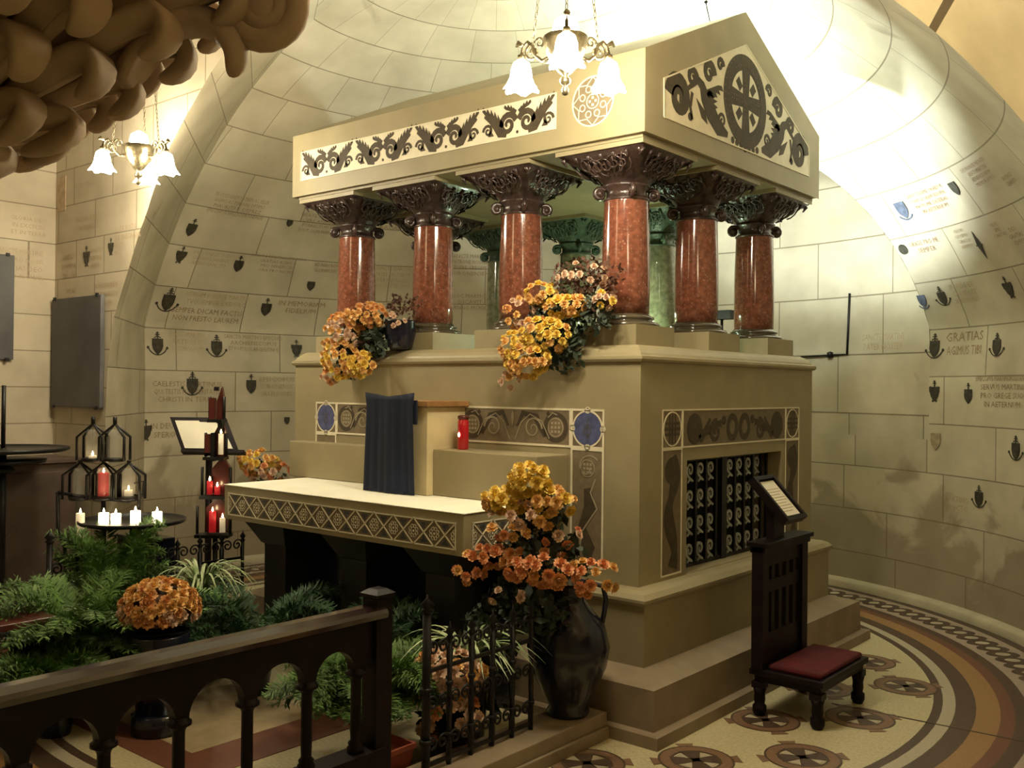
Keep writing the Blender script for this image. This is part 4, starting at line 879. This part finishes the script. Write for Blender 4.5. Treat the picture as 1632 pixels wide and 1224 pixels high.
# ------------------------------------------------------------------ kerb, iron fences, wooden rails
m=MB(); m.box(-.21,.035,-1.75,-.2885,0,.055); m.box(-.20,.02,-1.75,-.2885,.055,.118); tag(m.build('stone_kerb',M['shrine2'],bevel=.004),'low tan stone kerb under the iron fence, running up to the shrine steps','kerb')
m=MB(); m.box(-2.74,-2.54,-1.75,-.2885,0,.118); tag(m.build('stone_kerb',M['shrine2'],bevel=.004),'low stone kerb under the small iron fence by the candle stands','kerb')
def iron_fence(x,ya,yb,n,zb,zt,label,tall=(0,)):
    f=empty('iron_fence',(x,(ya+yb)/2,0),label,'fence'); F=Fr((x,0,0),(0,1,0),(0,0,1))
    for za_ in (zb+.02,zt-.16): m=MB(); m.fbox(F,ya,yb,za_,za_+.015,-.006,.006); m.build('crossbar',M['iron'],f)
    st=(yb-ya)/(n-1)
    for i in range(n):
        y=ya+st*i; h=zt+(.125 if i in tall else 0); r=.017 if i in tall else .0105
        m=MB(); m.tube([F(y,zb),F(y,h-.05)],r,8); m.lathe([(r,0),(r*1.6,.012),(r*.8,.02),(r*1.8,.035),(r*.3,.06),(.001,.075)],tuple(F(y,h-.055)),8)
        for zc in (zb+.12,zb+.32): m.tube([F(y,zc-.008),F(y,zc+.008)],r*1.5,8)
        m.build('picket',M['iron'],f)
    for i in range(n-1):
        y=ya+st*(i+.5)
        for zc,q in ((zt-.07,1),(zb+.26,1),(zb+.10,1)):
            for s in (-1,1):
                m=MB()
                pts=[(y+s*(st/2-.01),zc-.09),(y+s*(st/2-.012),zc-.02)]+[(y+s*a,b) for a,b in spiral(st*.24,zc,st*.24,1.45,0,1,20,.18)]
                m.tube([F(a,b) for a,b in pts],.0055,5); m.build('scroll',M['iron'],f)
    return f
iron_fence(-.10,-1.345,-.70,6,.118,.66,'black wrought iron scroll fence on the kerb before the flowers',tall=(0,))
iron_fence(-2.64,-1.62,-.42,9,.118,.68,'small black iron scroll fence beside the round candle tray',tall=(0,))
def rail(x,ya,yb,label,bals,zt=.80,side=1):
    r=empty('wooden_rail',(x,(ya+yb)/2,0),label,'railing'); F=Fr((x,0,0),(0,1,0),(0,0,1),(1,0,0))
    m=MB(); P=[(-.055,zt-.03),(-.06,zt-.012),(-.05,zt),(-.02,zt+.012),(.02,zt+.012),(.05,zt),(.06,zt-.012),(.055,zt-.03),(.035,zt-.04),(-.035,zt-.04)]
    n=len(P); m.add([(x+a,y,b) for y in (ya,yb) for a,b in P],[(i,(i+1)%n,n+(i+1)%n,n+i) for i in range(n)]+[tuple(range(n-1,-1,-1)),tuple(range(n,2*n))]); m.build('handrail',M['woodp'],r)
    # arcade board: solid above, semicircular arches between the balusters
    m=MB(); zs=.592; top=zt-.04; hw=.02
    def panel(poly_out):
        k=len(poly_out); vs=[F(a,b,-hw) for a,b in poly_out]+[F(a,b,hw) for a,b in poly_out]
        m.add(vs,[tuple(range(k-1,-1,-1)),tuple(range(k,2*k))]+[(i,(i+1)%k,k+(i+1)%k,k+i) for i in range(k)])
    for a,b in zip(bals,bals[1:]):
        c=(a+b)/2; R=(b-a)/2-.022; ry=min(R,.105); N=16
        arc=[(c+R*math.cos(PI*t/N),zs+ry*math.sin(PI*t/N)) for t in range(N+1)]
        for t in range(N):
            p,q=arc[t],arc[t+1]; panel([(q[0],q[1]),(p[0],p[1]),(p[0],top),(q[0],top)])
        panel([(a,zs),(c-R,zs),(c-R,top),(a,top)]); panel([(c+R,zs),(b,zs),(b,top),(c+R,top)])
    m.build('arcade',M['wood'],r)
    for b in bals[1:-1]:
        m=MB(); m.lathe([(.030,.30),(.030,.318),(.024,.325),(.027,.335),(.018,.345),(.0195,.40),(.0185,.555),(.020,.562),(.026,.572),(.038,.578),(.038,.588),(.028,.592),(.028,.60)],(x,b,0),20); m.build('baluster',M['wood'],r)
    m=MB(); m.box(x-.05,x+.05,ya,yb,.235,.30); m.box(x-.03,x+.03,ya,yb,.13,.235); m.build('lower_rail',M['wood'],r)
    for y in (ya,yb):
        m=MB(); m.box(x-.038,x+.038,y-.038,y+.038,.0,.835); m.rectring([(0,.835),(.008,.84),(.008,.852),(-.015,.868),(-.025,.870)],x-.038,x+.038,y-.038,y+.038); m.build('post',M['wood'],r)
    return r
rail(-.10,-3.06,-1.60,'dark wooden communion rail with round arches in the left foreground',[-3.10,-2.87,-2.632,-2.398,-2.155,-1.918,-1.70,-1.60])
# dark wooden bench end cut by the left edge
bn=empty('kneeling_bench',(-2.30,-2.05,0),'dark wooden bench end with a pale turned spindle, cut by the left edge','bench')
m=MB(); m.box(-2.75,-2.03,-2.30,-1.86,.475,.505); m.build('seat',M['lacq'],bn,bevel=.004)
m=MB(); m.box(-2.70,-2.08,-2.26,-1.90,.0,.06); m.box(-2.72,-2.70,-2.28,-1.88,0,.475); m.box(-2.10,-2.08,-2.05,-1.88,0,.475); m.build('base',M['wood'],bn)
m=MB(); m.lathe([(.014,.10),(.022,.13),(.012,.16),(.016,.22),(.015,.33),(.024,.35),(.014,.37),(.024,.43),(.018,.46)],(-2.16,-2.16,0),14); m.build('spindle',M['silver'],bn)
# ------------------------------------------------------------------ prie-dieu on the right
pd=empty('prie_dieu',(.58,.70,0),'dark wooden kneeler with red cushion and slatted back at the right of the shrine','kneeler')
X0,X1,Y0,Y1=.37,.745,.43,1.03
m=MB(); m.box(X0,X1,Y0,Y1,.205,.235); m.box(X0+.02,X1-.02,Y0+.02,Y1-.02,.17,.205); m.build('platform',M['wood'],pd,bevel=.004)
m=MB(); m.box(X0+.09,X1-.02,Y0+.03,Y1-.03,.235,.262); m.build('cushion',M['redcush'],pd,bevel=.012)
for x in (X0+.04,X1-.04):
    for y in (Y0+.04,Y1-.04): m=MB(); m.box(x-.03,x+.03,y-.03,y+.03,.14,.17); m.lathe([(.024,0),(.034,.02),(.034,.05),(.024,.06),(.028,.08),(.026,.11),(.033,.14)],(x,y,0),14); m.build('foot',M['wood'],pd)
bx=.415; bz=.835
for y in (.455,1.015-.09):
    m=MB(); m.box(bx-.03,bx+.03,y-.035,y+.035,.235,bz); m.build('stile',M['wood'],pd,bevel=.003)
for y in (.575,.660,.745,.83): m=MB(); m.box(bx-.012,bx+.012,y-.018,y+.018,.40,.76); m.build('slat',M['wood'],pd)
for za_,zb_ in ((.60,.66),(.24,.40),(.73,.80)): m=MB(); m.box(bx-.014,bx+.014,.49,.89,za_,zb_); m.build('panel_rail',M['wood'],pd)
m=MB(); m.box(bx-.055,bx+.055,.41,.975,bz,bz+.022); m.box(bx-.04,bx+.04,.42,.965,bz-.03,bz); m.build('top_rail',M['wood'],pd,bevel=.003)
pb=empty('prayer_board',(.41,.62,.857),'slanted wooden frame holding a pale prayer card on the kneeler top','board')
BF=Fr((.345,.50,1.165),(0,1,0),(-.687,0,.727)); BF=Fr((.345,.50,1.165),(0,1,0),(.687,0,-.727),(.727,0,.687))
m=MB(); m.fbox(BF,0,.23,0,.275,-.035,-.01)
for a in ((0,.23,0,.022),(0,.23,.253,.275),(0,.022,.022,.253),(.208,.23,.022,.253)): m.fbox(BF,*a,-.01,.008)
m.build('frame',M['wood'],pb)
m=MB(); m.fbox(BF,.03,.20,.03,.245,-.009,-.004); cdm=m.build('prayer_card',M['paper'],pb)
m=MB()
for j in range(9): m.fbox(BF,.045,.185-.03*(j%3==2),.08+j*.017,.084+j*.017,-.004,-.0035)
m.build('card_lines',M['letter2'],cdm)
m=MB(); m.box(.395,.435,.56,.68,.858,1.02); m.build('support',M['wood'],pb)
# ------------------------------------------------------------------ lectern with open book by the left wall
lc=empty('book_lectern',(-3.15,-.28,0),'dark wooden lectern with an open white book, standing behind the candle tower','lectern')
D=5.95; ppm=1547.8/D
F=Fr((-3.26,-.40,1.155),rt,(-.20*fw.x*-1,-.20*fw.y*-1,1)); bk=Vector((-math.sin(YAW)*.35,math.cos(YAW)*.35,.80)).normalized(); sk=(bk-rt*.13).normalized()
F=Fr((-3.30,-.42,1.158),rt,sk,rt.cross(bk))
m=MB(); m.poly(F,[(-.02,-.01),(.36,-.01),(.27,.245),(-.11,.245)],-.02,0); m.fbox(F,-.02,.40,-.02,.0,-.02,.035); m.build('desk',M['wood'],lc)
m=MB(); m.poly(F,[(.0,.015),(.32,.015),(.235,.205),(.10,.205),(.09,.215),(-.07,.215)],.001,.014); m.build('open_book',M['paper'],lc)
m=MB(); c_=F(.15,.05,-.03); m.tube([(c_.x,c_.y,0.02),(c_.x,c_.y,c_.z)],.022,10); m.lathe([(.16,0),(.16,.02),(.03,.04)],(c_.x,c_.y,0),20); m.build('stem',M['wood'],lc)
# ------------------------------------------------------------------ votive stands at the left
def local(O,px0,py0,z0,ppm):
    def f(px,py,w_=0): return Vector((O[0],O[1],0))+Vector((rt.x,rt.y,0))*((px-px0)/ppm)+Vector((fw.x,fw.y,0))*w_+Vector((0,0,z0-(py-py0)/ppm))
    return f
# measured once on the stand and kept in metres from its own foot
LO=(-3.0,-1.2); q=local(LO,149.6,774.7,1.0,272)
st_=empty('lantern_stand',(LO[0],LO[1],0),'black iron stand of five pointed lantern frames with glass jars, before the slate tablet','candle stand')
def house(f,cx,yb,hw,ys,ya,fin,par):
    m=MB(); r=.0085
    for w_ in (-.045,.045):
        m.tube([f(cx-hw,yb,w_),f(cx-hw,ys,w_),f(cx,ya,0),f(cx+hw,ys,w_),f(cx+hw,yb,w_)],r,6)
    m.tube([f(cx,ya,0),f(cx,fin,0)],.012,8); m.lathe([(.055,-.008),(.062,0),(.062,.012),(.055,.012)],tuple(f(cx,yb)),16); m.build('lantern_frame',M['iron'],par)
    m=MB(); m.lathe([(.034,.014),(.038,.02),(.038,.16),(.034,.175),(.030,.18)],tuple(f(cx,yb)),20,cap=False); return m.build('glass_jar',M['glass'],par)
for cx,yb,hw,ys,ya,fin in ((147,733,20,696,675,664),(182,733,20,696,675,664),(127,795,22,757,737,733),(165,795,22,757,737,733),(205,795,22,757,737,733)): house(q,cx,yb,hw,ys,ya,fin,st_)
m=MB(); m.tube([q(92,785),q(120,790),q(205,798),q(228,788)],.011,8); m.tube([q(92,785),q(93,845),q(104,872),q(110,1000)],.012,8); m.tube([q(165,798),q(168,900),q(168,1030)],.014,8); m.tube([q(214,770),q(229,766),q(228,790),q(214,788)],.007,6); m.tube([q(222,790),q(222,815)],.010,6); m.lathe([(.20,0),(.20,.015),(.03,.04)],(LO[0],LO[1],0),20); m.build('stand_frame',M['iron'],st_)
def candle(P,r,h,mt,label,cat='candle',group=None,lit=True,kind='candle'):
    c=empty(kind,tuple(P),label,cat,group); x,y,z=P; m=MB(); m.lathe([(r,0),(r,h),(r*.8,h),(r*.7,h-.004),(.001,h-.004)],(x,y,z),16); m.build('wax',M[mt],c)
    if lit: m=MB(); m.lathe([(.001,0),(.0065,.008),(.004,.018),(.001,.028)],(x,y,z+h),8); m.build('flame',M['flame'],c)
    return c
candle(q(147,731),.022,.018,'wax','tealight burning inside the upper left lantern','tealight',kind='tealight')
candle(q(165,790),.030,.135,'redwax','tall red candle in the middle lantern of the lower row',lit=True)
candle(q(205,790),.024,.035,'wax','tealight burning in the lower right lantern','tealight',kind='tealight')
candle(q(143,852,-.12),.024,.140,'wax','thick white candle standing below the lower left lantern')
TR=(-2.70,-1.06); qt=local(TR,0,0,0,272)
tr=empty('candle_tray',(TR[0]-.11,TR[1],0),'round black iron tray holding burning tealights beside the lanterns','candle stand')
tc_=(TR[0]-.11,TR[1]); ZT=.80
m=MB(); m.lathe([(.02,-.012),(.29,-.010),(.30,0),(.30,.012),(.292,.012),(.288,.002),(.001,.002)],(tc_[0],tc_[1],ZT),40); m.build('tray',M['iron'],tr)
m=MB(); m.tube([(tc_[0],tc_[1],0.02),(tc_[0],tc_[1],ZT)],.016,10); m.lathe([(.16,0),(.16,.02),(.03,.05)],(tc_[0],tc_[1],0),20); m.build('stem',M['iron'],tr)
for a,b,h,lb in ((-.115,-.13,.06,'leftmost glowing tealight on the round tray'),(-.05,-.12,.055,'second glowing tealight from the left on the round tray'),(.055,-.10,.07,'third glowing tealight from the left on the round tray'),(.165,-.06,.06,'rightmost glowing tealight on the round tray')):
    P=Vector((tc_[0],tc_[1],ZT+.0025))+Vector((rt.x,rt.y,0))*a+Vector((fw.x,fw.y,0))*b
    candle(P,.028,h,'litwax',lb,'tealight','tealights on the round tray',kind='tealight')
O3=(-4.0,-1.30)
t3=empty('candle_tray',(O3[0],O3[1],0),'dark round two tier tray with a tall rod, at the left edge','candle stand')
cz=1.17
m=MB(); m.lathe([(.02,-.016),(.37,-.012),(.395,.0),(.395,.014),(.38,.014),(.37,.004),(.001,.004)],(O3[0],O3[1],cz),44); m.build('tray',M['iron'],t3)
m=MB(); m.lathe([(.02,-.01),(.25,-.01),(.26,.012),(.001,.012)],(O3[0],O3[1],cz-.075),36); m.build('lower_tray',M['iron'],t3)
m=MB(); m.tube([(O3[0],O3[1],.02),(O3[0],O3[1],cz+.01)],.022,10); m.tube([(O3[0],O3[1],cz),(O3[0],O3[1],1.585)],.014,8); m.lathe([(.06,0),(.09,.02),(.03,.05)],(O3[0],O3[1],cz-.15),14); m.lathe([(.2,0),(.2,.03),(.03,.07)],(O3[0],O3[1],0),24); m.build('stem',M['iron'],t3)
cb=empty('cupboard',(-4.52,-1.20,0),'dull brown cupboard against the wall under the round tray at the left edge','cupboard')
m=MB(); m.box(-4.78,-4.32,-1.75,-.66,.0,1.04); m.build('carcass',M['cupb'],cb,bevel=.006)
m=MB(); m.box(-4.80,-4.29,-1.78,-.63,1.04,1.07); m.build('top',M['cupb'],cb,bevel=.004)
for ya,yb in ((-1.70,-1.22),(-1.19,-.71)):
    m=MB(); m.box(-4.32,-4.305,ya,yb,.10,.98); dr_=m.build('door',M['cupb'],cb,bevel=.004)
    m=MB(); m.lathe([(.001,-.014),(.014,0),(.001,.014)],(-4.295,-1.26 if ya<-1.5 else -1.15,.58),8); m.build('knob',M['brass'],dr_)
bxk=empty('shade_box',(-2.95,-.92,0),'dark box added under the round candle tray in place of shadow','box')
m=MB(); m.box(-3.14,-2.78,-.98,-.80,.30,.68); m.build('casing',M['vase'],bxk,bevel=.006)  # dark box added where the wall below the tray lies in shadow
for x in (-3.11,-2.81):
    for y in (-.95,-.83): m=MB(); m.box(x-.012,x+.012,y-.012,y+.012,0,.30); m.build('shade_box_leg',M['iron'],bxk)
# lantern tower seen edge on
TO=(-2.82,-.49)
tw=empty('lantern_tower',(TO[0],TO[1],0),'tall tiered red brown lantern tower in front of the open book','candle stand')
def TPt(px,py,w_=0):
    return Vector((TO[0],TO[1],0))+Vector((rt.x,rt.y,0))*((px-340)/254)+Vector((fw.x,fw.y,0))*w_+Vector((0,0,1.26-(py-700)/254))
m=MB(); Fq=Fr(TPt(340,700),rt,(0,0,1),(-fw.x,-fw.y,0))
def tb_(m,x0,x1,ya,yb,d0,d1): m.fbox(Fq,(x0-340)/254,(x1-340)/254,(700-yb)/254,(700-ya)/254,d0,d1)
tb_(m,342,349,668,690,-.03,.03); tb_(m,331,337,690,735,-.03,.03); tb_(m,328,333,760,785,-.03,.03)
for xa,xb,yt,yb in ((327,350,632,668),(321,354,690,728),(316,361,745,790),(309,362,808,852)):
    m.tube([Fq((xa-340)/254,(700-yb)/254),Fq((xa-340)/254,(700-yt)/254)],.010,6); m.tube([Fq((xb-340)/254,(700-yb)/254),Fq((xb-340)/254,(700-yt)/254)],.010,6)
    tb_(m,xa,xb,yb,yb+5,-.06,.06)
m.tube([TPt(338,855),TPt(338,1060)],.016,8); m.build('tower_frame',M['iron'],tw)
for xa,xb,yt,yb,pk in ((337,349,640,675,616),(334,353,690,728,668),(330,361,748,790,728),(322,358,810,850,792)):
    m=MB(); cx=(xa+xb)/2; P=[((xa-340)/254,(700-yb)/254),((xb-340)/254,(700-yb)/254),((xb-340)/254,(700-yt)/254),((cx+2-340)/254,(700-pk)/254),((xa-340)/254,(700-yt)/254)]; m.poly(Fq,P,-.045,-.01); m.build('glass_panel',M['lacq'],tw)
for q4 in ((327,336,634,668),(321,332,692,722)): m=MB(); tb_(m,*q4,-.02,.02); m.build('side_panel',M['lacq'],tw)
m=MB(); m.fbox(Fq,-.024,.004,.305,.33,-.01,.01); m.build('number_plate',M['iron'],tw)
for px,py,rr,h,mt,lb in ((348,724,.016,.13,'wax','slim white candle on the upper tier of the lantern tower'),(331,788,.018,.085,'redwax','red candle on the left of the third tier of the lantern tower'),(343,788,.018,.05,'redwax','short red candle on the right of the third tier of the lantern tower'),(336,848,.022,.13,'redwax','red candle on the bottom tier of the lantern tower'),(352,848,.018,.09,'wax','white candle in a jar on the bottom tier of the lantern tower')):
    candle(TPt(px,py,-.035),rr,h,mt,lb)
# ------------------------------------------------------------------ foreground column with carved capital, top left
AXx,AXy=CAM.x+fw.x*2.45-rt.x*1.52,CAM.y+fw.y*2.45-rt.y*1.52
cc=empty('carved_column',(AXx,AXy,0),'stone column top with a huge carved leaf and scroll capital in the upper left corner','column')
m=MB(); m.lathe([(.20,0),(.20,.12),(.14,.16),(.13,.25),(.125,2.10),(.125,2.15)],(AXx,AXy,0),32); m.build('shaft',M['red'],cc)
z0=2.155
m=MB(); m.lathe([(.125,-.03),(.19,-.02),(.235,.01),(.24,.04),(.215,.07),(.17,.08),(.16,.10),(.20,.12)],(AXx,AXy,z0),40); m.build('neck',M['capst'],cc)
m=MB(); prof=[(.15,.08,1),(.19,.115,.8),(.30,.18,.4),(.40,.30,.2),(.47,.37,.1),(.54,.47,0),(.60,.56,0),(.60,.80,0)]; n=48; vs=[];fs=[]
for r,z,rd in prof:
    for i in range(n):
        a=2*PI*i/n; c,s=math.cos(a),math.sin(a); sq=1/max(abs(c),abs(s)); R=(r-.02)*(sq*(1-rd)+rd); vs.append((AXx+R*c,AXy+R*s,z0+z+.01))
for j in range(len(prof)-1):
    for i in range(n): fs.append((j*n+i,j*n+(i+1)%n,(j+1)*n+(i+1)%n,(j+1)*n+i))
m.add(vs,fs,True); m.build('bell',M['capst'],cc)
def bellpt(a,h,off=0):                        # point on the bell at angle a, height h
    h=max(prof[0][1],min(h,.79))
    for (r0,za_,d0),(r1,zb_,d1) in zip(prof,prof[1:]):
        if h<=zb_: t=(h-za_)/(zb_-za_); r=r0+(r1-r0)*t; rd=d0+(d1-d0)*t; break
    c,s=math.cos(a),math.sin(a); sq=min(1.33,1/max(abs(c),abs(s))); R=r*(sq*(1-rd)+rd)+off*.75; return Vector((AXx+R*c,AXy+R*s,z0+h-off*.65))
def slab(m,pts,W,T,side,n=14):                 # tapering strip with a rounded section
    pts=[Vector(p) for p in pts]; k=len(pts); vs=[]
    for i,p in enumerate(pts):
        t=(pts[min(i+1,k-1)]-pts[max(i-1,0)]).normalized(); sd=(side-t*side.dot(t)).normalized(); nn=sd.cross(t)
        for q in range(n):
            b=2*PI*q/n; cb,sb=math.cos(b),math.sin(b); vs.append(p+sd*W[i]*cb+nn*T[i]*(sb-.45*(cb*cb)))
    fs=[(j*n+q,j*n+(q+1)%n,(j+1)*n+(q+1)%n,(j+1)*n+q) for j in range(k-1) for q in range(n)]+[tuple(range(n-1,-1,-1)),tuple((k-1)*n+q for q in range(n))]
    m.add(vs,fs,True)
for h0,nn_,sz,off0 in ((.10,15,.050,0),(.215,17,.062,PI/17),(.325,20,.070,0),(.43,22,.070,PI/22)):
    for i in range(nn_):
        a=2*PI*i/nn_+off0
        if math.cos(a-ar)<-.35: continue
        sd=Vector((-math.sin(a),math.cos(a),0)); m=MB()
        slab(m,[bellpt(a,h0-.09,.0),bellpt(a,h0-.01,.014),bellpt(a,h0+.045,.030),bellpt(a,h0+.075,.058),bellpt(a,h0+.068,.092),bellpt(a,h0+.040,.112),bellpt(a,h0+.012,.108),bellpt(a,h0+.0,.098)],[sz*.7,sz,sz*1.08,sz*1.05,sz*.92,sz*.72,sz*.5,sz*.15],[.018,.024,.03,.034,.034,.03,.022,.008],sd)
        m.tube([bellpt(a,h0-.06,.016),bellpt(a,h0,.034),bellpt(a,h0+.045,.058),bellpt(a,h0+.06,.085)],[.010,.012,.012,.006],6)
        g=m.build('curled_leaf',M['capst'],cc); g.modifiers.new('round','SUBSURF').levels=1; g.modifiers['round'].render_levels=1
for i in range(4):                             # corner volutes
    a=PI/4+i*PI/2; d=Vector((math.cos(a),math.sin(a),0)); F=Fr((AXx,AXy,0),d,(0,0,1))
    if d.dot(rt)<-.2: continue
    m=MB(); pts=spiral(.855,2.585,.115,2.3,PI*.8,-1,50,.10)
    m.tube([F(.56,2.47),F(.66,2.60)]+[F(x,y) for x,y in pts],[.03,.045]+[.036-.018*k/50 for k in range(51)],14)
    m.tube([F(.855,2.585,-.02),F(.855,2.585,.02)],.10,24); m.build('corner_volute',M['capst'],cc)
    m=MB(); slab(m,[F(.50,2.36),F(.56,2.47),F(.63,2.545),(F(.71,2.56)),F(.775,2.52),F(.805,2.465),F(.797,2.42),F(.78,2.40)],[.07,.085,.09,.08,.062,.05,.038,.01],[.03,.035,.04,.04,.036,.034,.028,.008],F.n); g=m.build('hanging_leaf',M['capst'],cc); g.modifiers.new('round','SUBSURF').render_levels=1
m=MB(); m.box(AXx-.62,AXx+.62,AXy-.62,AXy+.62,z0+.62,z0+.80); m.build('abacus',M['capst'],cc)
# ------------------------------------------------------------------ small fittings
m=MB(); yy=3.83; RR=RB-.012
def LP(x,z): return Vector((x,CY+math.sqrt(RR*RR-(x-CX)**2),z))
m.tube([LP(-.49,2.42),LP(-.51,1.915),LP(-.66,1.91),LP(-.95,1.90)],.009,6); m.lathe([(.001,-.03),(.026,-.02),(.026,.02),(.001,.03)],tuple(LP(-.67,1.912)),12)
tag(m.build('wall_conduit',M['iron']),'thin grey conduit with a round clip on the bright wall behind the shrine','pipe')
m=MB(); m.tube([(-.16,.72,3.62),(-.24,.75,3.86),(-.26,.75,4.6)],.004,6); m.lathe([(.001,-.012),(.014,0),(.001,.012)],(-.24,.75,3.86),8)
m=MB(); m.tube([(-.203,1.03,3.73),(-.232,1.03,3.854)],.004,6); m.lathe([(.001,-.012),(.014,0),(.001,.012)],(-.232,1.03,3.86),8); m.tube([(-.232,1.03,3.86),(-.15,1.03,4.05)],.003,6); tag(m.build('hanging_wire',M['iron']),'thin wire rising from the ridge of the canopy roof','wire')
fl_=empty('roof_lamp_fitting',(-.75,1.60,3.475),'small black lamp tray on the rear slope of the canopy roof','lamp')
m=MB(); m.box(-.83,-.67,1.54,1.66,3.505,3.53); m.build('tray',M['iron'],fl_)
for x in (-.81,-.69):
    m=MB(); m.box(x-.008,x+.008,1.55,1.65,3.45,3.505); m.build('foot',M['iron'],fl_)
fl2=empty('floodlight',(-.63,2.02,1.83),'small black floodlight standing on the rear ledge of the shrine','lamp')
m=MB(); m.tube([(-.63,2.02,1.83),(-.63,2.02,2.10)],.010,8); m.lathe([(.04,0),(.04,.01),(.012,.02)],(-.63,2.02,1.828),14); m.build('stem',M['iron'],fl2)
m=MB(); m.box(-.70,-.56,2.0,2.10,2.09,2.15); m.build('housing',M['iron'],fl2)
ul=empty('ledge_uplight',(-1.0,1.30,1.83),'small round uplight on the ledge inside the colonnade','lamp')
m=MB(); m.lathe([(.05,0),(.05,.03),(.04,.035),(.04,.03),(.001,.03)],(-1.0,1.30,1.827),18); m.build('casing',M['iron'],ul)
